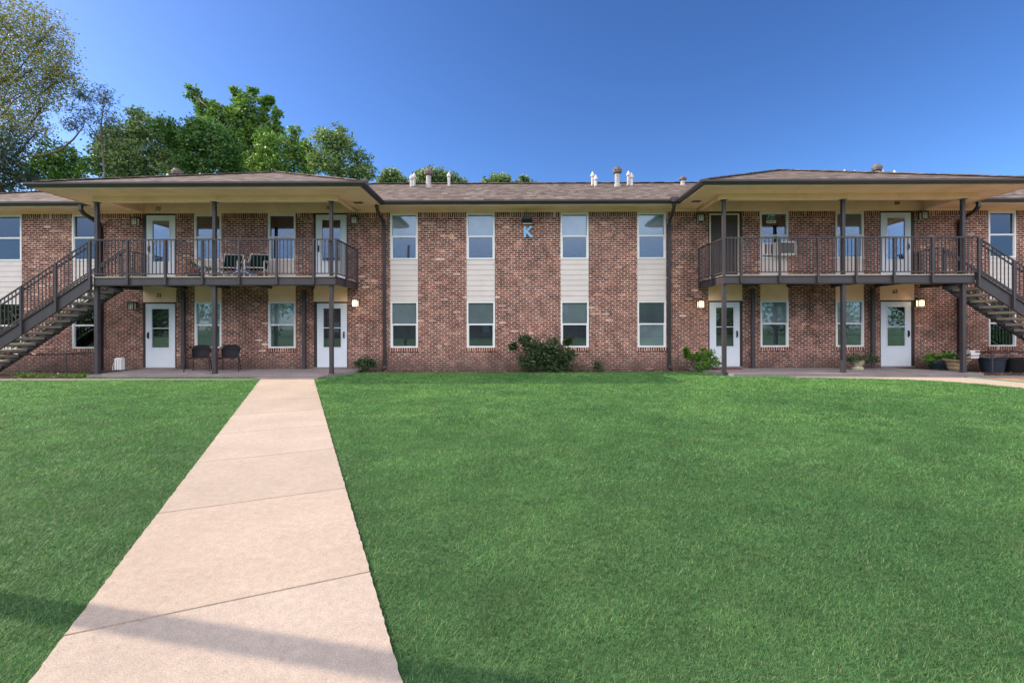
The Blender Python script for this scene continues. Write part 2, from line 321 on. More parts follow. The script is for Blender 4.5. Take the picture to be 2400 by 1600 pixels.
# ---------------------------------------------------------------- ground
def ground_mat():
    k = NT('lawn_ground'); n = k.noise(.5, 4); a = k.ramp(n, [(.3, (.060,.125,.05)), (.7, (.095,.175,.068))])
    a = k.mix(1.0, a, k.ramp(k.noise(26, 5, .75), [(.3, .45), (.7, 1.5)]), 'MULTIPLY'); k.bump(k.noise(40, 4, .8), .03, .8)
    return k.col(a, .95, .1)
def slab(name, poly, z0, z1, mat, parent=None): return MB().prism(poly, z0, z1, 'z').build(name, mat, parent)
GZ = -0.08
g = MB().add([(-400,-400,GZ),(400,-400,GZ),(400,400,GZ),(-400,400,GZ)], [(0,1,2,3)]).build('ground', ground_mat()); tag(g, kind='structure')
WL0, WL1 = (-6.88, 12.7), (-1.87, 1.798)     # walk left edge, far and near
WR0, WR1 = (-5.34, 12.47), (-.436, 1.798)
dv = (Vector(WL1)-Vector(WL0)).normalized(); nv = Vector((dv.y, -dv.x))  # nv points left of travel
wA = Vector(WL0); width = abs((Vector(WR0)-wA).dot(nv)); LEN = 17.0
if (Vector(WR0)-wA).dot(nv) < 0: nv = -nv
joints = [-0.6]
jy = [2.606-1.30, 2.606, 3.97, 5.27, 6.55, 7.85, 9.15, 10.45, 11.75]
mb = MB(); rj = []
for y in jy:
    p = Vector((-.436-4.904*(y-1.798)/10.672, y)); rj.append((p-wA).dot(dv))
cuts = sorted([-.0] + rj + [LEN]); 
def wedge(s, t0, side):   # slightly ragged slab edge
    return 0.0
for a, b in zip(cuts[:-1], cuts[1:]):
    a += .007; b -= .007; n = max(2, int((b-a)/.035)); L_ = []; R_ = []
    for i in range(n+1):
        t = a+(b-a)*i/n; L_.append(wA+dv*t+nv*(wedge(0,t,1)+random.uniform(-.0035,.0035))); R_.append(wA+dv*t+nv*(width+wedge(0,t,4)+random.uniform(-.0035,.0035)))
    poly = [tuple(p) for p in L_]+[tuple(p) for p in reversed(R_)]
    mb.prism(poly, GZ-.05, GZ+.018, 'z')
walk = mb.build('path', M['conc']); tag(walk, kind='structure')
# dark joint bed under the slabs
j = wA-dv*.0; q = [j, j+dv*LEN, j+dv*LEN+nv*width, j+nv*width]
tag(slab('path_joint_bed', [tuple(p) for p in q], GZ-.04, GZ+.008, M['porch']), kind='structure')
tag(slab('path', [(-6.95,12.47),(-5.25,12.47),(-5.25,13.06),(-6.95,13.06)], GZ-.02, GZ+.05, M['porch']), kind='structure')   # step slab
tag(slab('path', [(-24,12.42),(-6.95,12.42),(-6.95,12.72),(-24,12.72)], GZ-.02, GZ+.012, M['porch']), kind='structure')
# porches
XL0, XL1 = -11.95, -5.02; XR0, XR1 = 5.88, 13.0
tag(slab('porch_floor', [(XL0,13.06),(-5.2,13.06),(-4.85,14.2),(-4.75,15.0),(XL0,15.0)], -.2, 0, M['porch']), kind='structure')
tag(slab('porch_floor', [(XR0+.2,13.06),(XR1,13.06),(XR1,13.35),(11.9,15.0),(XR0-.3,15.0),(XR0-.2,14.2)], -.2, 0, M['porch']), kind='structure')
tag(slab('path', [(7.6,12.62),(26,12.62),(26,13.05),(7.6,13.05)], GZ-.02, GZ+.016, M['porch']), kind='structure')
cv = [(8.4,12.615),(9.3,12.40),(10.2,12.15),(10.75,11.8),(11.1,11.2),(11.3,10.4),(11.35,9.2),(11.3,8),(12.5,8),(12.45,9.2),(12.3,10.6),(12.1,12.0),(12.0,12.615)]
tag(slab('path', cv, GZ-.02, GZ+.02, M['conc']), kind='structure')
# beds
tag(slab('flower_bed', [(-4.72,14.35),(-2,14.42),(0,14.3),(2.4,14.28),(5.5,14.45),(5.56,15.0),(-4.7,15.0)], GZ-.02, GZ+.012, M['soil']), kind='structure')
tag(slab('flower_bed', [(-26,12.73),(XL0-.01,12.73),(XL0-.01,15.0),(-26,15.0)], GZ-.02, GZ+.008, M['soil']), kind='structure')
tag(slab('flower_bed', [(11.98,15.0),(XR1+.01,13.4),(XR1+.01,13.06),(26,13.06),(26,15.0)], GZ-.02, GZ+.008, M['soil']), kind='structure')
tag(slab('mulch_bed', [(12.04,12.61),(12.14,12.0),(12.34,10.6),(12.49,9.2),(12.54,8),(26,8),(26,12.61)], GZ-.02, GZ+.006, M['mulch']), kind='structure')
e = MB(); e.sweep([(12.02,12.6),(12.12,12.0),(12.32,10.6),(12.47,9.2),(12.52,8)], [(0,GZ-.02),(0,GZ+.05),(.02,GZ+.05),(.02,GZ-.02)], 1)
tag(settle(e.build('garden_edging', M['green']), (12.1,12,GZ)), 'thin green plastic edging curving round the wood-mulch bed beside the sunlit walk', 'edging')

# grass blades
def in_walk(x, y, mgn):
    rx = x-wA.x; ry = y-wA.y; t = rx*dv.x+ry*dv.y; s = rx*nv.x+ry*nv.y
    wob = .004*np.sin(t*47)+RNG.normal(size=len(t))*.010
    return (s > -mgn+wob+.015) & (s < width+mgn-wob-.015)
def pip(x, y, poly):
    ins = np.zeros(len(x), bool); n = len(poly); j = n-1
    for i in range(n):
        xi, yi = poly[i]; xj, yj = poly[j]
        c = ((yi > y) != (yj > y)) & (x < (xj-xi)*(y-yi)/(yj-yi+1e-12)+xi); ins ^= c; j = i
    return ins
LAWN_R = [(-5.2,12.95),(-4.6,14.25),(-2,14.38),(0,14.27),(2.4,14.25),(5.5,14.4),(6.0,13.02),(7.6,13.02),(7.6,12.6),(8.4,12.6),(9.3,12.38),(10.2,12.13),(10.73,11.78),(11.08,11.2),(11.28,10.4),(11.33,9.2),(11.28,8),(11.28,-2),(-8,-2)]
def lawn_ok(x, y):
    r = pip(x, y, LAWN_R); rx = (x-wA.x)*nv.x+(y-wA.y)*nv.y; right = rx > width/2
    r &= right
    l = (~right) & (y < 12.40)
    l |= (~right) & (y > 12.74) & (y < 13.04) & (x < -6.98) & (x > -12)      # weedy strip at the porch edge
    return (r | l) & ~in_walk(x, y, 0.012)
def blades():
    Vs = []; 
    for (y0, y1, dens, hgt, wd) in ((1.2, 2.6, 29000, .019, .0028), (2.6, 4.2, 16000, .021, .0037), (4.2, 6.6, 7500, .026, .0055), (6.6, 9.6, 3800, .029, .0085), (9.6, 14.5, 2100, .032, .013)):
        xa, xb = -1.16*y1-2.2, min(1.16*y1+2.2, 11.4)
        n = int(dens*(xb-xa)*(y1-y0)); x = RNG.uniform(xa, xb, n); y = RNG.uniform(y0, y1, n)
        keep = lawn_ok(x, y) & (np.abs(x) < 1.16*y+2.2); x = x[keep]; y = y[keep]; n = len(x)
        clump = .5+.5*np.sin(x*5.3+np.sin(y*4.1)*2)*np.sin(y*6.7+np.sin(x*3.3)*2)
        h = hgt*RNG.uniform(.55, 1.25, n)*(.85+.3*clump); a = RNG.uniform(0, 2*np.pi, n); ln = RNG.uniform(.3, 1.9, n)*(1+.06*y0)
        px = np.cos(a+1.57)*wd*.5*RNG.uniform(.6,1.3,n); py = np.sin(a+1.57)*wd*.5
        z = np.full(n, GZ-.002)
        b0 = np.stack([x-px, y-py, z], 1); b1 = np.stack([x+px, y+py, z], 1); tp = np.stack([x+np.cos(a)*h*ln, y+np.sin(a)*h*ln, z+h], 1)
        Vs.append(np.stack([b0, b1, tp], 1).reshape(-1, 3))
    V = np.concatenate(Vs); return V, np.arange(len(V)).reshape(-1, 3)
def grass_mat():
    k = NT('grass_blades')
    r = k.ramp(k.isl(), [(0, (.028,.094,.034)), (.35, (.060,.165,.054)), (.7, (.100,.228,.078)), (.93, (.16,.29,.10)), (1, (.34,.36,.19))])
    n = k.ramp(k.noise(.42, 4, .6, dist=.6), [(.3, (.72,.80,.80)), (.5, (1,1,1)), (.72, (1.42,1.30,1.25))]); r = k.mix(1.0, r, n, 'MULTIPLY')
    n2 = k.ramp(k.noise(2.4, 5, .7), [(.28, .68), (.7, 1.26)]); r = k.mix(1.0, r, n2, 'MULTIPLY'); r = k.mix(k.ramp(k.noise(1.1, 5, .7), [(.58, 0.0), (.78, .34)]), r, (.24,.24,.11))
    far_sheen = k.t.nodes.new('ShaderNodeMapRange'); k.l(k.xyz()[1], far_sheen.inputs[0]); far_sheen.inputs[1].default_value = 3; far_sheen.inputs[2].default_value = 13; far_sheen.inputs[3].default_value = 1.0; far_sheen.inputs[4].default_value = 1.42; r = k.mix(1.0, r, k.comb(far_sheen.outputs[0], far_sheen.outputs[0], far_sheen.outputs[0]), 'MULTIPLY'); k.col(r, .5, .3); t = k.t; tl = t.nodes.new('ShaderNodeBsdfTranslucent'); k.l(k.mix(1.0, r, (1.3,1.5,.7), 'MULTIPLY'), tl.inputs[0])  # far blades coloured brighter, standing in for the lawn's distant sheen
    mx = t.nodes.new('ShaderNodeMixShader'); mx.inputs[0].default_value = .35; k.l(k.p.outputs[0], mx.inputs[1]); k.l(tl.outputs[0], mx.inputs[2]); k.l(mx.outputs[0], k.out.inputs[0]); return k.m
V, Fc = blades(); print('blades', len(Fc))
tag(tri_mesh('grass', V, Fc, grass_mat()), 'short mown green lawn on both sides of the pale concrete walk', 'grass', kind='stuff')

# ---------------------------------------------------------------- the building
B = thing('apartment_building', 'two-storey brick apartment building with two hip-roofed balconies and the letter K', 'building', (0, YW, 0))
ZT = 4.98
WIN = [('A',-14,51.6),('B',170,234),('C',456.5,519.5),('D',629,693.2),('E',915.4,979.8),('F',1094,1160),('G',1314.3,1379.8),('H',1494,1561),('I',1782,1848),('J',1958.7,2024.5),('L',2316.8,2381)]
DOORS = [(335.5,413.2),(735.5,814.5),(1660.5,1740),(2062.7,2143)]
wz0, wz1, uz0, uz1 = .66, 2.135, 3.475, 4.945
holes = [(X(a), X(b), wz0, ZT) for _, a, b in WIN] + [(X(a), X(b), 0.0, ZT) for a, b in DOORS]
holes.sort()
BX0, BX1, BY1 = -20.15, 23.05, 25.5
mb = MB(); cx = BX0
for a, b, z0, z1 in holes:
    mb.box(cx, a, YW, YW+.2, GZ-.2, ZT); mb.box(a, b, YW, YW+.2, GZ-.2, z0); cx = b
mb.box(cx, BX1, YW, YW+.2, GZ-.2, ZT)
mb.box(BX0, BX0+.2, YW+.2, BY1, GZ-.2, ZT); mb.box(BX1-.2, BX1, YW+.2, BY1, GZ-.2, ZT); mb.box(BX0+.2, BX1-.2, BY1-.2, BY1, GZ-.2, ZT)
mb.build('wall', M['brick'], B)
mb = MB(); cx = BX0
for a, b, z0, z1 in holes:
    MB().box(cx, a, YW-.004, YW+.002, 4.83, ZT-.002).build('soldier_course', M['soldier'], B); cx = b
MB().box(cx, BX1, YW-.004, YW+.002, 4.83, ZT-.002).build('soldier_course', M['soldier'], B)
INN = [(-11.95, -5.0), (5.8, 13.05)]       # spans with the raised porch ceiling
mb = MB(); xs = [BX0-.02] + [q for s in INN for q in s] + [BX1+.02]
for i in range(0, len(xs), 2): mb.box(xs[i], xs[i+1], YW-.02, YW+.2, ZT, 5.05)
for a, b in INN: mb.box(a, b, YW-.024, YW+.2, ZT, 5.45)
mb.box(BX0-.02, BX0+.2, YW+.2, BY1, ZT, 5.05); mb.box(BX1-.2, BX1+.02, YW+.2, BY1, ZT, 5.05); mb.box(BX0, BX1, BY1-.2, BY1+.02, ZT, 5.05)
mb.build('frieze_board', M['tan'], B)

BL = {'A': ('bgrey','bdark'), 'B': ('btan','bbrown'), 'C': ('bbrown','bbrown'), 'D': ('bdark','bblue'), 'I': ('bdark','bdark'), 'J': ('bgreen','bgreen'), 'H2': ('bgrey','bwhite'), 'L': ('bwhite','bwhite')}
def window(px0, px1, z0, z1, bu, bl, screen=True, label=None):
    x0, x1 = X(px0), X(px1); zm = z0+(z1-z0)*.505; f = .05
    m = MB(); y0, y1 = YW-.012, YW+.07
    m.box(x0, x0+f, y0, y1, z0, z1); m.box(x1-f, x1, y0, y1, z0, z1); m.box(x0+f, x1-f, y0, y1, z1-f, z1); m.box(x0+f, x1-f, y0-.006, y1, z0, z0+f)
    m.box(x0+f, x1-f, y0+.016, y1, zm-.03, zm+.02)
    m.box(x0+f, x0+f+.022, y0+.02, y1, z0+f, zm-.03); m.box(x1-f-.022, x1-f, y0+.02, y1, z0+f, zm-.03)
    wo = m.build('window', M['white'], B, label)
    MB().box(x0+f, x1-f, YW+.050, YW+.056, zm+.02, z1-f).build('upper_pane', M['glass'], wo)
    MB().box(x0+f+.022, x1-f-.022, YW+.030, YW+.036, z0+f, zm-.03).build('lower_pane', M['glass'], wo)
    if screen: MB().add([(x0+f+.022,YW+.042,z0+f),(x1-f-.022,YW+.042,z0+f),(x1-f-.022,YW+.042,zm-.03),(x0+f+.022,YW+.042,zm-.03)], [(0,1,2,3)]).build('insect_screen', M['screen'], wo)
    gp = .0 if bu == 'bdark' else .03
    MB().box(x0+f*.4, x1-f*.4-gp, YW+.085, YW+.095, zm, z1-.01).build('blind_or_dark_room', M[bu], wo)  # with bdark, a near-black sheet standing for the unlit room's shade
    MB().box(x0+f*.4, x1-f*.4-gp, YW+.075, YW+.085, z0+.01, zm).build('blind_or_dark_room', M[bl], wo)
    return wo
def siding(x0, x1, z0, z1, tanlow=None):
    m = MB(); n = max(1, round((z1-z0)/.178)); hh = (z1-z0)/n
    for i in range(n):
        a = z0+i*hh; m.prism([(YW-.008, a+.004), (YW+.004, a+hh+.004), (YW+.05, a+hh+.004), (YW+.05, a)], x0+.012, x1-.012, 'x')
    m.box(x0, x0+.0115, YW-.004, YW+.05, z0, z1); m.box(x1-.0115, x1, YW-.004, YW+.05, z0, z1)
    m.build('siding_panel', M['tanlap'], B)
for nm, a, b in WIN:
    x0, x1 = X(a), X(b); bu, bl = BL.get(nm, ('bwhite', 'bwhite'))
    window(a, b, uz0, uz1, bu, bl, screen=(nm != 'I'))
    MB().box(x0, x1, YW+.0, YW+.1, uz1+.001, ZT).build('head_trim', M['tan'], B)
    l1, l2 = ('bwhite','bwhite') if nm not in ('H','L') else (('bgrey','bwhite') if nm == 'H' else ('bteal','bteal'))
    if nm in 'A': l1 = l2 = 'bgrey'
    window(a, b, wz0, wz1, l1, l2, screen=(nm not in ('H',)))
    porch = nm in 'CDIJ'
    if porch:
        siding(x0, x1, 2.70, uz0-.002); MB().box(x0, x1, YW+.002, YW+.05, wz1+.002, 2.699).build('plain_panel', M['tan'], B)
    else: siding(x0, x1, wz1+.002, uz0-.002)
    MB().box(x0-.03, x1+.03, YW-.02, YW+.05, wz0-.115, wz0-.001).build('brick_sill', M['sillb'], B)
    MB().box(x0, x1, YW+.19, YW+.2, .66, ZT).build('inner_wall', M['bdark'], B)

def storm_door(px0, px1, z0, z1, hole, hinge_left, mid=True, brown=False):
    x0, x1 = X(px0), X(px1); hx0, hx1 = X(hole[0]), X(hole[1])
    j = MB(); j.box(hx0, x0-.003, YW-.006, YW+.12, z0, z1+.05); j.box(x1+.003, hx1, YW-.006, YW+.12, z0, z1+.05); j.box(x0-.003, x1+.003, YW-.006, YW+.12, z1+.004, z1+.05)
    jo = j.build('door_frame', M['jamb'], B)
    MB().box(hx0, hx1, YW-.03, YW+.12, z0-.04, z0).build('threshold', M['porch'], jo)
    if brown:
        t = MB(); e = .045
        for q in ((x0, x0+e, z0, z1), (x1-e, x1, z0, z1), (x0+e, x1-e, z1-e, z1)): t.box(q[0], q[1], YW-.012, YW+.02, q[2], q[3])
        t.build('door_trim', M['cream'], jo)
        d = MB(); a, b = x0+e, x1-e; d.box(a, b, YW+.03, YW+.07, z0, z1-e); w_ = (b-a)
        for r0, r1 in ((.06,.30),(.36,.72),(.77,.93)):
            for c0, c1 in ((.12,.46),(.54,.88)):
                xa, xb, za, zb = a+w_*c0, a+w_*c1, z0+(z1-e-z0)*r0, z0+(z1-e-z0)*r1
                d.box(xa, xb, YW+.020, YW+.0305, za, za+.02); d.box(xa, xb, YW+.020, YW+.0305, zb-.02, zb); d.box(xa, xa+.02, YW+.020, YW+.0305, za+.02, zb-.02); d.box(xb-.02, xb, YW+.020, YW+.0305, za+.02, zb-.02)
                d.box(xa+.05, xb-.05, YW+.022, YW+.0305, za+.05, zb-.05)
        dd = d.build('door', M['darkdoor'], B, 'dark brown six-panel door without a storm door')
        MB().lathe((x0+.12, YW+.0, z0+.98), [(.03,-.03),(.035,0),(.03,.03)], 10).build('handle', M['black'], dd)
        return
    gx0, gx1 = x0+.2, x1-.19; gz0, gz1 = z0+.64, z1-.165; zm = (gz0+gz1)/2
    d = MB(); y0, y1 = YW-.02, YW+.02
    d.box(x0, gx0, y0, y1, z0, z1); d.box(gx1, x1, y0, y1, z0, z1); d.box(gx0, gx1, y0, y1, z0, gz0); d.box(gx0, gx1, y0, y1, gz1, z1)
    e = .03
    for q in ((gx0-e, gx0, gz0-e, gz1+e), (gx1, gx1+e, gz0-e, gz1+e), (gx0, gx1, gz0-e, gz0), (gx0, gx1, gz1, gz1+e), (gx0, gx1, zm-.012, zm+.012)): d.box(q[0], q[1], y0-.009, y0-.001 if q[2] != zm-.012 else y1-.002, q[2], q[3])
    d.box(x0+.01, x1-.01, y0-.006, y0-.001, z0+.02, z0+.06)
    dd = d.build('door', M['door'], B)
    MB().box(gx0, gx1, YW+.003, YW+.008, gz0, zm-.012).build('glass_pane', M['glass'], dd); MB().box(gx0, gx1, YW-.006, YW-.001, zm+.012, gz1).build('glass_pane', M['glass'], dd)
    MB().box(x0, x1, YW+.10, YW+.115, z0, z1).build('inner_door', M['darkdoor'], dd)
    hx = x1-.09 if hinge_left else x0+.09; h = MB(); zc = z0+1.03
    h.tube([(hx, y0-.01, zc+.09), (hx, y0-.05, zc+.06), (hx, y0-.055, zc-.05), (hx, y0-.01, zc-.09)], .014, 6); h.box(hx-.018, hx+.018, y0-.012, y0, zc-.11, zc+.11)
    h.build('handle', M['black'], dd)
lz0, lz1 = .045, 2.085; dz0, dz1 = 2.80, 4.915
LEAF = [((345,412.3),(342.5,411.2)), ((741.5,813),(743.8,813.4)), ((1663,1733),(1662.8,1733)), ((2064,2134),(2063.5,2134))]
for i, (h_, (up, lo)) in enumerate(zip(DOORS, LEAF)):
    hl = i in (1, 2, 3); 
    storm_door(*up, dz0, dz1, h_, i == 3, brown=(i == 2)); storm_door(*lo, lz0, lz1, h_, hl)
    x0, x1 = X(h_[0]), X(h_[1])
    MB().box(x0, x1, YW+.0, YW+.1, lz1+.052, 2.755).build('plain_panel', M['tan'], B)
    MB().box(x0, x1, YW+.13, YW+.2, GZ, ZT).build('inner_wall', M['bdark'], B)
for s, px, py in (('72',372,487.5),('71',372.5,691),('70',770,487),('66',2101,479.5),('65',2097,686)):
    zc = Z(py); yy = YW-.03 if py < 600 else YW-.007
    text_mesh(s, .17, 'door_number', M['num'], (X(px), yy, zc), B, .006, .25)

# roof
K = .387; EY = 14.35; EZ = 5.17; mx0, mx1 = BX0-.65, BX1+.65; RY = EY+5.95; RZ = EZ+5.95*K; BYE = RY+5.95
PR = [(-12.87, -4.09), (5.05, 13.83)]; PY = 12.48; ap = (PR[0][1]-PR[0][0])/2; AZp = EZ+ap*K
m = MB(); t = .035
def sheet(pts):
    n = len(pts); m.add([(x, y, z+t) for x, y, z in pts]+[(x, y, z) for x, y, z in pts], [tuple(range(n)), tuple(range(2*n-1, n-1, -1))]+[(i, i+n, (i+1) % n+n, (i+1) % n) for i in range(n)])
sheet([(mx0,EY,EZ),(mx1,EY,EZ),(mx1-5.95,RY,RZ),(mx0+5.95,RY,RZ)]); sheet([(mx1,BYE,EZ),(mx0,BYE,EZ),(mx0+5.95,RY,RZ),(mx1-5.95,RY,RZ)])
sheet([(mx0,BYE,EZ),(mx0,EY,EZ),(mx0+5.95,RY,RZ)]); sheet([(mx1,EY,EZ),(mx1,BYE,EZ),(mx1-5.95,RY,RZ)])
for a, b in PR:
    c = (a+b)/2; yb = EY+ap; e = .008
    sheet([(a,PY,EZ),(b,PY,EZ),(c,PY+ap,AZp)]); sheet([(b,PY,EZ),(b,EY,EZ),(c,yb+.0,AZp),(c,PY+ap,AZp)]); sheet([(a,EY,EZ),(a,PY,EZ),(c,PY+ap,AZp),(c,yb,AZp)])
roof = m.build('roof', M['shingle'], B)
m = MB()     # ridge and hip cap shingles
def cap(a, b): m.bar((a[0],a[1],a[2]+t+.012), (b[0],b[1],b[2]+t+.012), .26, .03)
cap((mx0+5.95,RY,RZ),(mx1-5.95,RY,RZ)); cap((mx0,EY,EZ),(mx0+5.95,RY,RZ)); cap((mx1,EY,EZ),(mx1-5.95,RY,RZ))
for a, b in PR:
    c = (a+b)/2; cap((a,PY,EZ),(c,PY+ap,AZp)); cap((b,PY,EZ),(c,PY+ap,AZp)); cap((c,PY+ap,AZp),(c,EY+ap,AZp))
m.build('ridge_cap', M['shingle'], roof)
# soffits
m = MB(); s0, s1 = 5.045, 5.055
segs = [mx0+.03, PR[0][0]+.03, PR[0][1]-.03, PR[1][0]+.03, PR[1][1]-.03, mx1-.03]
m.box(mx0+.03, mx1-.03, EY+.02, YW, s0, s1); m.box(mx0+.03, BX0, YW, BYE-.02, s0, s1); m.box(BX1, mx1-.03, YW, BYE-.02, s0, s1); m.box(BX0, BX1, BY1, BYE-.02, s0, s1)
for (a, b), (i0, i1) in zip(PR, INN):
    m2 = MB()
    i1_, i0_ = i1-.02, i0+.02
    m2.box(a+.03, b-.03, PY+.02, 13.36, s0, s1); m2.box(a+.03, i0_, 13.36, EY+.02, s0, s1); m2.box(i1_, b-.03, 13.36, EY+.02, s0, s1)
    m2.box(i0_+.1, i1_-.1, 13.45, YW-.03, 5.44, 5.45); m2.build('porch_ceiling', M['tan'], B)
# cut main soffit over the raised ceilings
m = MB(); xs = [mx0+.03] + [q for s in INN for q in s] + [mx1-.03]
for i in range(0, len(xs), 2): m.box(xs[i], xs[i+1], EY+.02, YW-.02, s0, s1)
m.box(mx0+.03, BX0, YW, BYE-.02, s0, s1); m.box(BX1, mx1-.03, YW, BYE-.02, s0, s1); m.box(BX0, BX1, BY1+.02, BYE-.02, s0, s1)
m.build('soffit', M['tan'], B)
for i0, i1 in INN:
    m = MB()
    m.box(i0, i1, 13.25, 13.40, 4.89, 5.044); m.box(i0, i1, 13.36, 13.40, 5.05, 5.44)
    for q in (i0+.02, i1-.12): m.box(q, q+.10, 13.40, YW-.025, 4.97, 5.043)
    for q in (i0+.06, i1-.09): m.box(q, q+.03, 13.40, YW-.025, 5.05, 5.44)
    m.build('porch_beam', M['tan'], B)
# soffit vents
for px, py in ((840,466),(1633,467)):
    xx = X(px, 14.0); v = MB(); v.box(xx-.13, xx+.13, 13.93, 14.12, 5.035, 5.045)
    for q in range(5): v.box(xx-.12, xx+.12, 13.945+q*.034, 13.965+q*.034, 5.03, 5.036)
    v.build('soffit_vent', M['rust'], B)
# fascia + gutters
fas = MB(); gut = MB()
fp = [(0,5.03),(0,5.165),(-.03,5.165),(-.03,5.03)]
gp = [(.002,5.065),(.085,5.065),(.10,5.09),(.13,5.125),(.13,5.172),(.118,5.172),(.118,5.13),(.09,5.10),(.08,5.08),(.002,5.08)]
paths = [[(mx0,BYE),(mx0,EY),(PR[0][0],EY)], [(PR[0][0],EY-.001),(PR[0][0],PY),(PR[0][1],PY),(PR[0][1],EY-.001)], [(PR[0][1],EY),(PR[1][0],EY)], [(PR[1][0],EY-.001),(PR[1][0],PY),(PR[1][1],PY),(PR[1][1],EY-.001)], [(PR[1][1],EY),(mx1,EY),(mx1,BYE)]]
for p in paths: fas.sweep(p, fp, 1)
fas.build('fascia', M['tan'], B)
for p in paths: gg = MB().sweep(p, gp, 1); gg.build('gutter', M['gut'], B)
# downspouts and gutter outlets
def downspout(px, top, box_px):
    xw = X(px); xb = X(box_px, EY-.07); m = MB(); yc = EY-.06
    m.box(xb-.11, xb+.11, EY-.17, EY-.005, 5.08, 5.235)
    m.bar((xb, yc, 5.08), (xb, yc, 4.93), .10, .075) if False else m.box(xb-.05, xb+.05, yc-.04, yc+.04, 4.98, 5.08)
    p = [(xb, yc, 5.0), (xb+(xw-xb)*.08, yc+.06, 4.90), (xw-(xw-xb)*.15, YW-.10, 4.66), (xw, YW-.06, 4.50)]
    m.tube(p, [.058,.060,.060,.058], 4)
    m.box(xw-.048, xw+.048, YW-.09, YW-.012, .02, 4.55)
    m.tube([(xw, YW-.05, .10), (xw, YW-.09, .0), (xw, YW-.28, -.045)], .05, 4)
    for z in (1.2, 2.6, 4.0): m.box(xw-.062, xw+.062, YW-.094, YW-.004, z, z+.03)
    m.build('downspout', M['gut'], B)
downspout(902.5, 0, 883.5); downspout(1567, 0, 1581)
def spout2(pxw, pxb):
    xw = X(pxw); xb = X(pxb, EY-.06); yc = EY-.06; m = MB()
    m.tube([(xb, yc, 5.07), (xb, yc, 4.93), (xb+(xw-xb)*.25, yc+.12, 4.82), (xw-(xw-xb)*.1, YW-.09, 4.66), (xw, YW-.07, 4.52)], .062, 4)
    m.box(xw-.055, xw+.055, YW-.12, YW-.012, 0.0, 4.56); m.build('downspout', M['gut'], B)
spout2(239, 190); spout2(2246, 2294)
# steel columns on the wall below the balconies
for px in (429.5, 712.3, 1764.5, 2046):
    x_ = X(px, 14.85); MB().box(x_-.052, x_+.052, 14.80, 14.90, 0, 2.5).build('wall_column', M['brown'], B)

# ---------------------------------------------------------------- roof vents
def ry(z): return EY+(z-EZ)/K
def flue(px, pyb, pyt, kind, Yr=18.9):
    x_ = X(px, Yr); zb = EZ+(Yr-EY)*K; zt = Z(pyt, Yr); m = MB()
    if kind == 'pipe':
        m.lathe((x_, Yr, zb-.1), [(.06,0),(.06,zt-zb-.13),(.088,zt-zb-.12),(.088,zt-zb-.06),(.025,zt-zb+.07),(.005,zt-zb+.10)], 14)
        o = m.build('flue_pipe', M['pvc'], roof); MB().lathe((x_, Yr, zb-.12), [(.10,0),(.09,.08),(.065,.16),(.061,.17)], 14).build('flashing', M['lead'], roof)
    elif kind == 'chimney':
        h = zt-zb; m.lathe((x_, Yr, zb-.1), [(.105,0),(.10,h-.20),(.10,h-.16)], 18); o = m.build('flue_pipe', M['galv'], roof)
        c = MB(); c.lathe((x_, Yr, zb-.1), [(.11,h-.14),(.17,h-.13),(.195,h-.03),(.195,h+.01),(.13,h+.05),(.12,h+.10),(.03,h+.12)], 8)
        c.build('vent_cap', M['rust'], roof); MB().lathe((x_, Yr, zb-.12), [(.14,0),(.13,.20),(.105,.22)], 16).build('flashing', M['galv'], roof)
    else:
        h = zt-zb; m.lathe((x_, Yr, zb-.1), [(.13,0),(.09,.18),(.09,h-.05)], 12); m.build('flue_pipe', M['galv'], roof)
        c = MB().lathe((x_, Yr, zb-.1), [(.1,h-.08),(.16,h-.07),(.17,h+.01),(.09,h+.04),(.06,h+.08)], 6); c.build('vent_cap', M['rust'], roof)
for a in ((855.5,435,416,'stub'),(965,437,407,'pipe'),(971.5,436,403.5,'pipe',19.2),(1005.5,437,396,'chimney'),(1053,437,401.5,'pipe'),(1389.8,433,402.5,'pipe',19.2),(1397,436.5,410,'pipe',18.8),(1447.5,436.6,393.5,'chimney'),(1473.6,434,401,'pipe',19.1),(1481,436.6,406,'pipe',18.8),(1601,431.7,414,'stub',19.5),
          (368,416,407,'pipe'),(394,414,402.5,'pipe'),(415,413,392.5,'chimney'),(470,412,402,'pipe'),(1980,404,400,'pipe'),(2004,404,402,'pipe'),(2056,406,390,'chimney'),(2068,406,399,'pipe'),(2097,407,402,'pipe')):
    flue(*a)

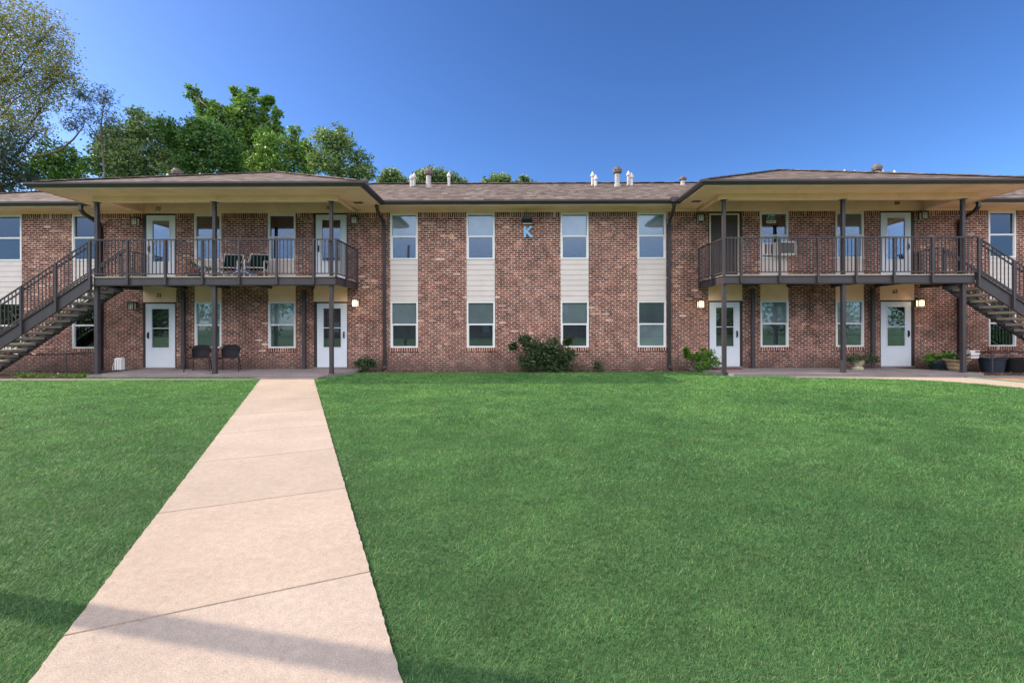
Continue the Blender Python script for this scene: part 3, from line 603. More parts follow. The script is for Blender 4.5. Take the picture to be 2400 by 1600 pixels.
# ---------------------------------------------------------------- balconies and stairs
ZD = 2.765; ZR = 3.81
def balcony(xs, xo, posts, cols, side, lab):
    # xs: stair end, xo: outer (closed) end, side = -1 stair to the left / +1 to the right
    a, b = min(xs, xo), max(xs, xo)
    D = MB().box(a, b, YP, YW-.002, 2.715, ZD).build('balcony', M['tread'], B, lab)
    m = MB(); m.box(a, b, YP-.02, YP-.012, 2.52, 2.735); m.box(a, b, YP-.045, YP-.02, 2.52, 2.535); m.box(a, b, YP-.045, YP-.02, 2.72, 2.735)
    m.box(a, b, YP-.012, YP+.05, 2.50, 2.519)
    for q in (xo, xs):
        s = 1 if q == b else -1
        m.box(q, q+s*.012, YP-.02, YW-.01, 2.52, 2.735); m.box(q, q+s*.04, YP-.02, YW-.01, 2.508, 2.52); m.box(q, q+s*.04, YP-.02, YW-.01, 2.735, 2.747)
    n = 5
    for i in range(1, n): xx = a+(b-a)*i/n; m.box(xx-.04, xx+.04, YP+.05, YW-.01, 2.56, 2.713)
    m.box(a+.01, b-.01, YP+.052, YW-.02, 2.69, 2.712)
    m.build('steel_beam', M['brown'], D)
    ryy = YP-.055; r = MB()
    oo = xo+(.045 if xo == b else -.045); e0, e1 = min(xs, oo), max(xs, oo)
    r.box(e0-.02, e1+.02, ryy-.02, ryy+.02, ZR-.035, ZR); r.box(e0, e1, ryy-.014, ryy+.014, 2.815, 2.845)
    r.box(oo-.02, oo+.02, ryy+.021, YW-.03, ZR-.035, ZR-.001); r.box(oo-.014, oo+.014, ryy, YW-.03, 2.815, 2.845)
    N = int((e1-e0)/.1045)
    for i in range(1, N): xx = e0+(e1-e0)*i/N; r.box(xx-.009, xx+.009, ryy-.009, ryy+.009, 2.845, ZR-.035)
    N = int((YW-ryy)/.1045)
    for i in range(1, N): yy = ryy+(YW-.03-ryy)*i/N; r.box(oo-.009, oo+.009, yy-.009, yy+.009, 2.845, ZR-.036)
    r.build('railing', M['brown'], D)
    for px in posts: xx = X(px, ryy); MB().box(xx-.026, xx+.026, ryy-.027, ryy+.027, 2.53, ZR-.036).build('rail_post', M['brown'], D)
    for yy in (YP+.75, YW-.05): MB().box(oo-.026, oo+.026, yy-.026, yy+.026, 2.53, ZR-.037).build('rail_post', M['brown'], D)
    MB().box(oo-.026, oo+.026, ryy-.026, ryy+.026, 2.74, ZR-.037).build('rail_post', M['brown'], D)
    for px in cols:
        xx = X(px, 13.32); c = MB(); c.box(xx-.05, xx+.05, 13.27, 13.37, 0, 2.5); c.box(xx-.043, xx+.043, 13.28, 13.366, ZD, 4.89); c.box(xx-.08, xx+.08, 13.24, 13.40, 4.878, 4.888); c.box(xx-.075, xx+.075, 13.245, 13.395, .0, .012)
        c.build('column', M['brown'], D)
    # back return rail beside the stair opening
    xb = xs-side*.06; r = MB(); y0, y1 = 14.2, YW-.03
    r.box(xb-.018, xb+.018, y0, y1, 3.66, 3.69); r.box(xb-.012, xb+.012, y0, y1, 2.815, 2.84)
    for i in range(1, 8): yy = y0+(y1-y0)*i/8; r.box(xb-.009, xb+.009, yy-.009, yy+.009, 2.84, 3.66)
    r.box(xb-.025, xb+.025, y1-.05, y1, ZD, 3.69); r.build('return_railing', M['brown'], D)
    return D
balcony(-11.9, -5.06, (299,388,474.6,560.8,649,735), (228,503.5,777), -1, 'left balcony with two strapped lounge chairs behind its railing')
balcony(12.9, 5.92, (1738,1828,1918,2007,2096,2186), (1697,1976,2257), 1, 'right balcony with a window air conditioner behind its railing')

def stair(xs, s, label):
    S = thing('staircase', label, 'staircase', (xs+s*2.1, 13.7, 0), 'outdoor staircases'); run, n = .263, 16; rise = ZD/n; sl = rise/run; LN = run*(n-.6)
    y0, y1 = YP-.03, 14.2
    for yy, dr in ((y0, 1), (y1, -1)):
        m = MB(); top = 2.80
        def P(d, z): return (xs+s*d, z)
        poly = [P(0.0, top), P(LN, top-sl*LN), P(LN, top-sl*LN-.36), P(0.0, top-.38)] if s > 0 else [P(0.0, top), P(0, top-.38), P(LN, top-sl*LN-.36), P(LN, top-sl*LN)]
        m.prism(poly, yy-.006, yy+.006, 'y')
        for off in (0, -.365):
            a = Vector((xs, yy-.018, top+off)); b_ = Vector((xs+s*LN, yy-.018, top+off-sl*LN)); m.bar(a, b_, .045, .012)
        m.build('stringer', M['brown'], S)
        # rail
        r = MB(); ry_ = yy-.045 if dr == 1 else yy+.03; hz = ZR-top if dr == 1 else .90
        def L(h, th, wd=.035): r.bar((xs, ry_, top+h), (xs+s*LN, ry_, top+h-sl*LN), wd, th)
        L(hz-.02, .035); L(.12, .026, .026)
        r.bar((xs+s*.02, ry_+.05*dr, top+hz-.14), (xs+s*LN, ry_+.05*dr, top+hz-.14-sl*LN), .032, .032)
        N = int(LN/.1045)
        for i in range(1, N): d = LN*i/N; r.box(xs+s*d-.009, xs+s*d+.009, ry_-.009, ry_+.009, top+.12-sl*d, top+hz-.03-sl*d)
        r.build('railing', M['brown'], S)
        for d in (0.03, 1.0, 1.98, 2.96, 3.94):
            MB().box(xs+s*d-.028, xs+s*d+.028, ry_-.028, ry_+.028, top-.37-sl*d, top+hz-.03-sl*d).build('rail_post', M['brown'], S)
    for i in range(1, n):
        z = ZD-rise*i; a = xs+s*((i-1)*run-.03); b_ = xs+s*(i*run+.0)
        t_ = MB().box(a, b_, y0+.02, y1-.02, z-.07, z).build('tread', M['tread'], S, bevel=.008)
        MB().box(a+s*.0+(.03 if s > 0 else -.03), b_, y0+.03, y1-.03, z-.082, z-.071).build('tread_bracket', M['brown'], t_)
    return S
stair(-11.93, -1, 'dark steel staircase with concrete treads descending left from the left balcony')
stair(12.93, 1, 'dark steel staircase with concrete treads descending right from the right balcony')
def guard(x0, xf, s, label):
    m = MB(); r = .02; g_ = thing('guard_rail', label, 'guard rail', (x0, 13.6, GZ), 'low pipe rails under the stairs')
    m.tube([(xf, 14.25, .55), (x0, 13.62, .55), (x0+s*6.0, 13.62, .55)], r, 8); m.build('rail', M['brown'], g_)
    for a, yy in ((x0, 13.62), (x0+s*2.2, 13.62), (x0+s*4.4, 13.62), (xf, 14.25)): MB().tube([(a, yy, GZ), (a, yy, .55)], r, 8).build('post', M['brown'], g_)
guard(X(153, 13.6), X(221, 14.25), -1, 'low dark pipe rail standing under the left staircase'); guard(X(2327, 13.6), X(2264, 14.25), 1, 'low dark pipe rail in front of the two black tubs under the right staircase')

# ---------------------------------------------------------------- lamps, sign, AC
def lamp(px, py, lit, label):
    x_ = X(px, 14.9); z_ = Z(py, 14.9); Lp = thing('wall_lamp', label, 'wall lamp', (x_, YW, z_-.13), 'box lanterns beside the apartment doors')
    b = MB(); b.prism([(x_-.115,z_+.09),(x_+.115,z_+.09),(x_+.095,z_+.135),(x_-.095,z_+.135)], YW-.175, YW-.005); b.box(x_-.07, x_+.07, YW-.02, YW-.004, z_-.10, z_+.10)
    for q in (-.09, .09):
        for yy in (YW-.15, YW-.03): b.box(x_+q-.013, x_+q+.013, yy-.011, yy+.011, z_-.10, z_+.10)
    for q in (-.03, .03): b.box(x_+q-.007, x_+q+.007, YW-.157, YW-.149, z_-.10, z_+.10)
    b.box(x_-.09, x_+.09, YW-.157, YW-.145, z_-.125, z_-.10); b.box(x_-.09, x_+.09, YW-.157, YW-.148, z_+.04, z_+.05)
    b.build('lamp_body', M['jamb'], Lp)
    MB().box(x_-.082, x_+.082, YW-.146, YW-.03, z_-.10, z_+.098).build('lamp_glass', M['glasslit' if lit else 'glassfrost'], Lp)
    if lit:
        pl = bpy.data.lights.new('lamp_bulb', 'POINT'); pl.energy = 2; pl.color = (1, .66, .34); pl.shadow_soft_size = .05
        po = bpy.data.objects.new('lamp_bulb', pl); COL.objects.link(po); po.parent = Lp; po.location = (0, -.24, .13)
lamp(317.5,516,0,'unlit black box lantern upstairs left of door 72, above the stair railing'); lamp(309.5,714.5,0,'unlit black box lantern downstairs beside door 71')
lamp(831.5,515,0,'unlit black box lantern upstairs right of door 70, above a lit one'); lamp(833,709.5,1,'lit box lantern directly below the balcony lantern beside door 70')
lamp(1642.5,512.5,0,'unlit black box lantern upstairs left of the dark brown door'); lamp(1642.5,714,1,'lit box lantern below the right balcony corner, left of its white door')
lamp(2165.5,509,0,'unlit black box lantern upstairs right of door 66, near the downspout'); lamp(2157.5,713,1,'lit box lantern downstairs beside door 65')
x_ = X(1236, 14.9); z_ = Z(516, 14.9)
E = thing('floodlight', 'black floodlight box mounted under the eave above the letter K', 'floodlight', (x_, YW, z_-.11))
b = MB(); b.prism([(YW-.004,z_-.10),(YW-.12,z_-.10),(YW-.19,z_+.02),(YW-.19,z_+.10),(YW-.004,z_+.10)], x_-.165, x_+.165, 'x'); b.build('housing', M['black'], E, bevel=.008)
MB().box(x_-.14, x_+.14, YW-.125, YW-.02, z_-.122, z_-.101).build('lens', M['cream'], E)
MB().tube([(x_-.02, YW-.03, z_+.10), (x_-.02, YW-.03, 5.03)], .014, 8).build('conduit', M['rust'], E)
k_ = text_mesh('K', .46, 'letter_sign', M['sign'], (X(1237.5), YW-.03, Z(545.5)), None, .02, 0, .016); settle(k_, (X(1237.5), YW, Z(557)))
tag(k_, 'pale blue letter K fixed to the brick wall below the floodlight', 'letter sign')
# window card
xc, zt = X(1809, 15.02), Z(499, 15.02); yy = YW+.047
S = thing('window_sign', 'teal card with white letters JW hanging in the upstairs window above the air conditioner', 'sign', (xc, yy, zt-.36))
MB().box(xc-.155, xc+.155, yy-.004, yy, zt-.26, zt).build('card', M['teal'], S); MB().box(xc-.155, xc+.155, yy-.004, yy, zt-.355, zt-.262).build('caption_strip', M['cream'], S)
m = MB(); yb = yy-.007
def stroke(pts, r_=.011): m.tube([(xc+a, yb, zt+b_) for a, b_ in pts], r_, 5)
stroke([(-.13,-.03),(-.085,-.03),(-.085,-.15),(-.10,-.20),(-.135,-.19)]); stroke([(-.04,-.03),(-.02,-.13),(.005,-.15),(.04,-.05)]); stroke([(.04,-.05),(.065,-.14),(.09,-.12),(.13,-.03)]); stroke([(.10,-.19),(.02,-.20),(-.04,-.235)], .007)
m.build('lettering', M['cream'], S)
m = MB()
for q in range(9): m.box(xc-.12+q*.027, xc-.12+q*.027+.018, yb-.001, yb+.002, zt-.315, zt-.295)
m.build('caption', M['lead'], S)
x0, x1 = X(1786), X(1851); za, zb = Z(603), Z(571)
A = thing('air_conditioner', 'white window air conditioner with a grey grille in the upstairs window below the JW card', 'air conditioner', ((x0+x1)/2, YW, za))
xm = X(1812)
MB().box(x0, xm, YW-.03, YW+.03, za+.04, zb).build('filler_panel', M['pink'], A)
m = MB().box(xm, x1+.04, YW-.30, YW+.10, za, zb); body = m.build('housing', M['white'], A, bevel=.01)
m = MB(); m.box(xm+.05, x1-.03, YW-.305, YW-.301, za+.05, zb-.05)
m.build('grille', M['lead'], A)
m = MB()
for q in range(8): zz = za+.06+q*(zb-za-.12)/7; m.box(xm+.05, x1-.03, YW-.312, YW-.3055, zz-.004, zz+.004)
m.build('louvre', M['galv'], A)
m = MB()
for q in range(3): xx = x0+.10+q*.085; m.box(xx, xx+.04, YW-.036, YW-.031, za+.08, zb-.05)
m.build('vent_slot', M['lead'], A)

# ---------------------------------------------------------------- foliage helpers
def leafV(P, size, asp=.55, up=0.0, n=None):
    n = len(P); d = RNG.normal(size=(n,3)); d[:,2] = d[:,2]*.7+up; d /= np.linalg.norm(d, axis=1)[:,None]
    e = np.cross(d, RNG.normal(size=(n,3))); e /= np.linalg.norm(e, axis=1)[:,None]
    s = (size*RNG.uniform(.6, 1.35, n))[:,None]; q = np.stack([P, P+d*s*.5+e*s*asp*.5, P+d*s, P+d*s*.5-e*s*asp*.5], 1)
    return q.reshape(-1,3), np.arange(4*n).reshape(-1,4)
def clumpP(C, rad, n_c, n_l, shell=.55, spread=.22):
    C = np.array(C, float); rad = np.array(rad, float)
    d = RNG.normal(size=(n_c,3)); d /= np.linalg.norm(d,axis=1)[:,None]; r = shell+(1-shell)*RNG.uniform(0,1,n_c)**.6
    cc = C+d*r[:,None]*rad; P = np.repeat(cc, n_l, 0)+RNG.normal(size=(n_c*n_l,3))*spread*rad.mean(); return cc, P
GT = leaf_mat
LM = dict(
 bronze=GT('bronze_green_leaves', [(.085,.12,.04),(.16,.21,.06),(.24,.25,.08),(.38,.29,.14),(.12,.17,.06),(.34,.31,.20)], .3),
 bright=GT('bright_green_leaves', [(.05,.12,.03),(.085,.19,.045),(.14,.26,.07),(.24,.33,.12)], .38),
 mid=GT('mid_green_leaves', [(.05,.10,.035),(.10,.18,.06),(.15,.25,.09),(.28,.34,.18)], .3), deep=GT('deep_green_leaves', [(.022,.065,.025),(.045,.12,.035),(.08,.18,.045),(.15,.25,.09)], .35),
 dull=GT('dull_grey_green_leaves', [(.05,.095,.045),(.11,.18,.08),(.17,.26,.12),(.34,.42,.24)], .3), blue=GT('blue_green_leaves', [(.022,.045,.045),(.04,.08,.07),(.08,.13,.11)], .2),
 shrub=GT('dark_shrub_leaves', [(.014,.032,.016),(.025,.055,.022),(.045,.10,.03),(.12,.13,.08)], .15, .3), shrubb=GT('fresh_shrub_leaves', [(0.046,0.124,0.023),(0.093,0.217,0.031),(0.155,0.310,0.046)], .3, .35), dry=GT('dry_twiggy_leaves', [(0.078,0.070,0.046),(0.124,0.093,0.078),(0.046,0.054,0.031)], .1))
def tree(name, label, cat, Y, base, blobs, lm, size, dens, bark='bark', rt=.22, up=0., asp=.55, group=None, thin=1.0, limbs=(), spread=.2, trunk=None):
    bx = X(base, Y); Tn = thing(name, label, cat, (bx, Y, GZ), group)
    c = MB(); cs = []
    for (px, py, rx, ry_) in blobs:
        k = Y/F; cs.append(((X(px, Y), Y+RNG.uniform(-.5,.5), Z(py, Y)), (rx*k, max(rx, ry_)*k*.85, ry_*k)))
    ct = np.mean([q[0] for q in cs], 0); zlow = min(q[0][2] for q in cs)
    if trunk: tp = [(X(a, Y), Y, Z(b, Y)) for a, b in trunk]
    else: tp = [(bx+(ct[0]-bx)*.3, Y, zlow*.5), (bx+(ct[0]-bx)*.7, Y, zlow), (ct[0], Y, (zlow+ct[2])/2+.3)]
    tp = [(bx, Y, GZ)]+tp; n = len(tp)
    c.tube(tp, [rt*(1-.75*i/(n-1)) for i in range(n)], 8)
    allP = []
    fork = Vector(tp[-1])
    for C, rad in cs:
        mids = min(range(len(tp)), key=lambda i: (Vector(tp[i])-Vector(C)).length + 6*max(0, tp[i][2]-C[2]+.8*abs(tp[i][0]-C[0])))
        s = Vector(tp[mids]); e = Vector(C); mm = (s+e)/2+Vector((RNG.uniform(-.3,.3), RNG.uniform(-.3,.3), .2)); r0 = rt*.26
        c.tube([s, mm, e], [r0, r0*.7, r0*.4], 6)
        vol = rad[0]*rad[1]*rad[2]; sr = (rad[0]*rad[2]); nc = max(14, int(dens*sr*1.1)); nl = 26
        cc, P = clumpP(C, rad, nc, int(nl*thin), .35, spread*min(1, .9/np.mean(rad)**.5)); allP.append(P)
        for q in cc[:: max(1, len(cc)//14)]: c.tube([e+(s-e)*.25*RNG.uniform(), (e+Vector(q))/2+Vector((0,0,.08)), q], [r0*.4, r0*.22, r0*.08], 4, cap=False)
    for L_ in limbs: c.tube([(X(a, Y), Y-.2, Z(b, Y)) for a, b, _ in L_], [q[2] for q in L_], 6)
    c.build('trunk', M[bark], Tn, smooth=True)
    P = np.concatenate(allP); V, Fq = leafV(P, size, asp, up); tri_mesh('crown', V, Fq, LM[lm], Tn, 4); return Tn
G = 'trees behind the left end of the building'
tree('tree', 'tall airy tree with small bronze-green leaves at the far left edge', 'tree', 32, -90,
     [(-60,60,110,100),(40,60,80,85),(100,70,55,60),(150,150,34,45),(60,150,85,60),(120,175,55,40),(20,230,85,60),(100,235,50,30),(-60,200,90,90),(55,290,55,35),(-10,330,60,50),(95,310,35,16)], 'bronze', .155, 27, 'bark', .20, thin=1.0, asp=.5, group=G, spread=.3,
     trunk=[(-70,500),(-50,330),(-40,230),(-20,120),(0,30)], limbs=[[(-45,240,.09),(0,150,.06),(30,100,.02)],[(-50,300,.08),(10,185,.05),(60,160,.03),(100,158,.01)],[(-50,260,.06),(20,182,.04),(80,190,.012)],[(-50,380,.06),(40,300,.04),(110,345,.012)]])
tree('tree', 'very dark blue-green tree low at the far left behind the roof', 'tree', 30, -10, [(0,330,50,40),(25,370,42,40),(-20,400,60,50),(45,410,30,30),(10,440,45,22)], 'blue', .17, 34, group=G)
tree('tree', 'wispy drooping blue-grey tree with a thin bare trunk rising above the left roof', 'tree', 30, 250, [(232,215,32,20),(262,232,36,22),(190,262,36,18),(225,265,38,22),(270,275,36,22),(175,290,22,14),(235,300,40,20),(205,225,16,8)], 'blue', .20, 16, rt=.075, asp=.25, up=-.45, group=G, thin=.8, spread=.26,
     trunk=[(246,400),(240,340),(238,290),(243,250),(250,215)], limbs=[[(110,362,.05),(150,350,.06),(180,325,.05),(200,300,.03),(208,285,.01)],[(243,330,.05),(215,290,.03),(190,270,.01)],[(60,365,.07),(110,362,.05)]])
tree('tree', 'bright yellow-green tree just above the left roof corner', 'tree', 33, 120, [(110,385,42,34),(150,365,40,32),(185,385,36,28),(75,405,26,22),(140,410,60,18)], 'bright', .21, 46, group=G)
tree('tree', 'dull grey-green rounded tree behind the left end of the left porch roof', 'tree', 34, 330, [(335,275,22,16),(300,310,44,32),(360,305,44,30),(250,345,40,40),(280,320,34,26),(270,370,50,35),(330,365,70,40),(400,350,42,40),(440,400,60,22),(300,405,70,22)], 'dull', .21, 54, group=G)
tree('tree', 'deep green tree in the middle of the row behind the left porch roof', 'tree', 32, 480, [(395,300,30,22),(440,320,40,32),(490,320,48,38),(530,350,38,45),(450,370,50,35),(520,395,50,26),(415,330,34,26),(465,300,26,18)], 'deep', .21, 60, group=G)
tree('tree', 'tallest bright green tree with several upright leafy spires', 'tree', 37, 575, [(463,222,14,20),(478,252,26,26),(503,250,14,18),(522,272,18,26),(530,255,10,16),(500,300,32,22),(550,212,9,16),(551,240,14,24),(585,208,15,15),(628,226,12,10),(582,245,20,26),(615,235,16,14),(610,265,22,20),(565,285,30,28),(600,300,30,28),(649,268,10,20),(645,290,14,16),(560,262,18,16),(650,302,16,16),(630,330,30,26),(580,340,40,36),(545,370,40,34),(610,385,44,30),(560,320,34,22)], 'bright', .25, 50, 'pale', .20, group=G, spread=.15,
     trunk=[(575,400),(574,340),(578,290),(583,240)])
tree('tree', 'medium green bushy tree right of the tall spired tree', 'tree', 34, 655, [(640,345,34,30),(690,305,16,14),(675,335,26,26),(700,365,28,32),(650,385,46,34),(605,390,32,30),(725,350,15,24),(712,398,22,24)], 'bright', .21, 56, group=G, rt=.16)
tree('tree', 'round pale green tree at the right end of the row near the porch roof', 'tree', 31, 790, [(785,312,34,22),(765,335,26,30),(800,345,36,28),(840,372,26,26),(858,400,22,18),(780,380,44,32),(745,385,26,30),(820,408,44,20)], 'mid', .18, 58, group=G, rt=.16)
tree('tree', 'treetop showing above the ridge between the white flue pipes', 'tree', 44, 990, [(920,418,26,15),(900,428,24,10),(1040,413,32,16),(1010,418,26,18),(1080,425,24,10),(960,430,40,9),(985,408,14,9)], 'dull', .26, 60, group='treetops showing above the main ridge', rt=.2)
tree('tree', 'larger of the two lone treetops just showing above the ridge centre', 'tree', 44, 1170, [(1172,422,22,11),(1155,429,24,8),(1190,430,16,8)], 'dull', .26, 70, group='treetops showing above the main ridge', rt=.2)
tree('tree', 'smaller of the two lone treetops just showing above the ridge centre', 'tree', 44, 1228, [(1228,425,13,8),(1240,431,14,6),(1215,431,9,6)], 'dull', .26, 70, group='treetops showing above the main ridge', rt=.2)

def shrub(name, label, cat, Y, px, zb, blobs, lm, size, n_c, n_l, group=None, asp=.5, extra=None, sp=.2):
    bx = X(px, Y); Tn = thing(name, label, cat, (bx, Y, zb), group); st = MB(); PP = []
    for (a, b_, rx, ry_) in blobs:
        k = Y/F; C = (X(a, Y), Y, Z(b_, Y)); rad = (rx*k, min(.35, rx*k), ry_*k); cc, P = clumpP(C, rad, n_c, n_l, .3, sp); PP.append(P)
        for q in cc[::4]: st.tube([(bx+RNG.uniform(-.06,.06), Y, zb), ((bx+q[0])/2+RNG.uniform(-.05,.05), Y, (zb+q[2])/2), q], [.010,.008,.004], 5)
    st.build('stem', M['stem'], Tn); P = np.concatenate(PP); P[:,2] = np.maximum(P[:,2], zb+.01); P[:,1] = np.minimum(P[:,1], YW-.04)
    V, Fq = leafV(P, size, asp, .25); tri_mesh('foliage', V, Fq, LM[lm], Tn, 4); return Tn
shrub('shrub', 'large dark sprawling evergreen shrub against the wall below the letter K', 'shrub', 14.45, 1265, GZ, [(1228,797,12,11),(1250,812,26,20),(1290,812,28,20),(1270,840,46,26),(1265,830,34,24),(1325,835,24,22),(1240,850,26,18),(1280,855,30,16),(1310,858,34,14),(1202,812,9,7),(1330,800,8,8)], 'shrub', .078, 42, 20)
shrub('dry_shrub', 'low dry brownish twiggy shrub at the right foot of the large dark shrub', 'shrub', 14.5, 1350, GZ, [(1340,858,28,12),(1365,862,18,8)], 'dry', .05, 20, 12)
shrub('small_plant', 'small green plant by the white-flecked bricks left of the first downspout', 'plant', 14.5, 857, GZ, [(860,842,17,14),(845,850,12,10),(857,860,14,10),(872,852,9,9)], 'shrub', .07, 20, 14)
shrub('small_plant', 'lowest green tuft at the wall base between two window columns', 'plant', 14.6, 1401, GZ, [(1401,857,11,8),(1401,866,13,6)], 'shrub', .055, 26, 12)
shrub('shrub', 'bright green leafy shrub in front of the lower-left porch door of the right wing', 'shrub', 14.3, 1640, GZ, [(1655,832,18,15),(1668,848,18,14),(1645,858,20,10),(1635,838,10,10),(1612,836,8,7),(1608,822,4,5)], 'shrubb', .08, 26, 15)
for px, r_, lb in ((60, 26, 'patch of pale weeds left of the low pipe-rail post'), (118, 30, 'patch of weeds beside the low pipe-rail post'), (190, 26, 'patch of weeds near the left porch corner')):
    shrub('weeds', lb, 'weeds', 13.25, px, GZ, [(px, 879, r_, 5)], 'shrubb', .05, 26, 12, 'weeds below the left staircase')
# ---------------------------------------------------------------- porch things
def pot(name, label, c, prof, mat, n=24, group=None, cat='planter'):
    o = MB().lathe(c, prof, n).build(name, M[mat], smooth=False); settle(o, c); return tag(o, label, cat, group)
# urn with clipped shrub
cy = 14.35; c = (X(2010, cy), cy, 0)
pot('urn', 'pale stone urn holding a dark bushy plant beside door 65', c, [(.15,0),(.16,.05),(.10,.09),(.17,.20),(.19,.28),(.17,.28),(.15,.22)], 'stone', cat='urn')
shrub('bushy_plant', 'dark rounded bushy plant overflowing the pale stone urn', 'plant', cy, 2012, .24, [(2000,842,24,15),(2030,842,24,15),(2045,852,12,14),(1988,850,12,14)], 'shrub', .04, 60, 14)
cy = 14.45; c = (X(2206, cy), cy, 0)
pot('bowl_planter', 'wide low blue-black bowl planter under the right balcony', c, [(.25,0),(.34,.16),(.37,.25),(.37,.28),(.34,.28),(.33,.2)], 'bluepot')
shrub('leafy_plant', 'broad-leaved green plant growing in the wide blue-black bowl', 'plant', cy, 2206, .22, [(2196,840,14,9),(2218,842,14,9),(2180,848,10,10)], 'shrubb', .15, 12, 6, asp=.45)
cy = 13.95; c = (X(2241, cy), cy, 0)
pot('clay_pot', 'ribbed tan pot with a flared rim beside the blue-black bowl', c, [(.17,0),(.21,.08),(.20,.10),(.24,.20),(.23,.22),(.28,.27),(.32,.30),(.32,.32),(.28,.32),(.26,.25)], 'terracotta', 28)
shrub('leafy_plant', 'small green plant growing in the ribbed tan pot', 'plant', cy, 2241, .26, [(2238,842,12,7),(2250,838,8,9)], 'shrub', .11, 10, 6)
for px, lb in ((2325, 'blue-black plastic tub standing behind the low rail post'), (2376, 'darker black plastic tub at the right edge of the photo')):
    cy = 14.2; pot('plastic_tub', lb, (X(px, cy), cy, GZ), [(.25,0),(.31,.40),(.34,.41),(.34,.44),(.30,.44),(.29,.38)], 'bluepot' if px < 2350 else 'black', group='plastic tubs under the right staircase', cat='tub')
cy = 14.1; xx = X(2279, cy); zt = Z(823, cy)
Hh = thing('rail_planter', 'pink-white plastic planter box hanging on the low pipe rail', 'planter', (xx, cy, zt-.23))
MB().prism([(xx-.12,zt-.15),(xx+.12,zt-.15),(xx+.15,zt),(xx-.15,zt)], cy-.09, cy+.09).build('box', M['pink'], Hh, bevel=.01); MB().box(xx-.12, xx+.12, cy-.08, cy+.08, zt-.23, zt-.17).build('tray', M['pink'], Hh); MB().box(xx-.02, xx+.02, cy-.03, cy+.03, zt-.17, zt-.15).build('bracket', M['brown'], Hh)
# ribbed white object
cy = 14.3; xx = X(279, cy); m = MB()
for q in (-.075, 0, .075): m.box(xx+q-.025, xx+q+.025, cy-.06, cy+.1, .03, .38)
m.box(xx-.1, xx+.12, cy-.03, cy+.07, .36, .40)
W_ = thing('radiator', 'small white three-ribbed radiator with a loose cord on the left porch', 'radiator', (xx, cy, 0)); m.build('ribs', M['white'], W_, bevel=.015)
MB().tube([(xx-.1,cy,.30),(xx-.17,cy,.22),(xx-.20,cy,.1),(xx-.19,cy,.012)], .008, 6).build('cord', M['white'], W_)
MB().tube([(xx-.09,cy-.03,.02),(xx+.1,cy-.03,.02)], .02, 6).build('foot', M['black'], W_)
# door mat
x0, x1 = X(1668, 14.6), X(1733, 14.6)
m = MB().box(x0, x1, 14.38, 14.82, .002, .02).build('door_mat', M['red'], bevel=.005); settle(m, ((x0+x1)/2, 14.6, 0)); tag(m, 'dark red mat lying before the right wing door next to the green shrub', 'door mat')

def patio_chair(px, label, rot):
    cy = 14.25; cx_ = X(px, cy); C = thing('patio_chair', label, 'chair', (0,0,0), 'black mesh chairs on the lower left porch')
    m = MB(); n = 12; vs = []; fs = []
    for i in range(n+1):
        a = -1.25+2.5*i/n; x = .27*math.sin(a); y = .24-.20*(1-math.cos(a)); h = .76-.10*(abs(a)/1.25)**3
        for z, k in ((.40,.88),(.60,.97),(h,1.0)):
            vs.append((x*k, y+(.05 if z > .5 else 0), z)); 
    for i in range(n):
        for j in range(2): fs.append((i*3+j, i*3+j+1, (i+1)*3+j+1, (i+1)*3+j))
    o = MB().add(vs, fs).build('backrest', M['meshblk'], C); s = o.modifiers.new('s', 'SOLIDIFY'); s.thickness = .012
    MB().prism([(-.24,-.24),(.24,-.24),(.25,.1),(.15,.25),(-.15,.25),(-.25,.1)], .395, .42, 'z').build('seat', M['meshblk'], C)
    fr = MB()
    for s in (-1, 1):
        fr.tube([(s*.10,.29,.77),(s*.22,.22,.75),(s*.30,.05,.67),(s*.32,-.12,.62),(s*.32,-.24,.55),(s*.31,-.27,.40)], .014, 8)
        fr.tube([(s*.31,-.25,.41),(s*.25,.2,.41)], .012, 8)
    fr.tube([(-.10,.29,.77),(.10,.29,.77)], .014, 8); fr.build('arm_frame', M['black'], C)
    for s in (-1, 1):
        MB().tube([(s*.31,-.27,.42),(s*.33,-.31,0)], .013, 8).build('leg', M['black'], C); MB().tube([(s*.22,.2,.42),(s*.25,.28,0)], .013, 8).build('leg', M['black'], C)
    C.location = (cx_, cy, 0); C.rotation_euler = (0,0,rot)
patio_chair(468, 'black mesh patio chair half behind the middle post of the left porch', .35); patio_chair(537, 'black mesh patio chair to the right of the middle post of the left porch', .3)

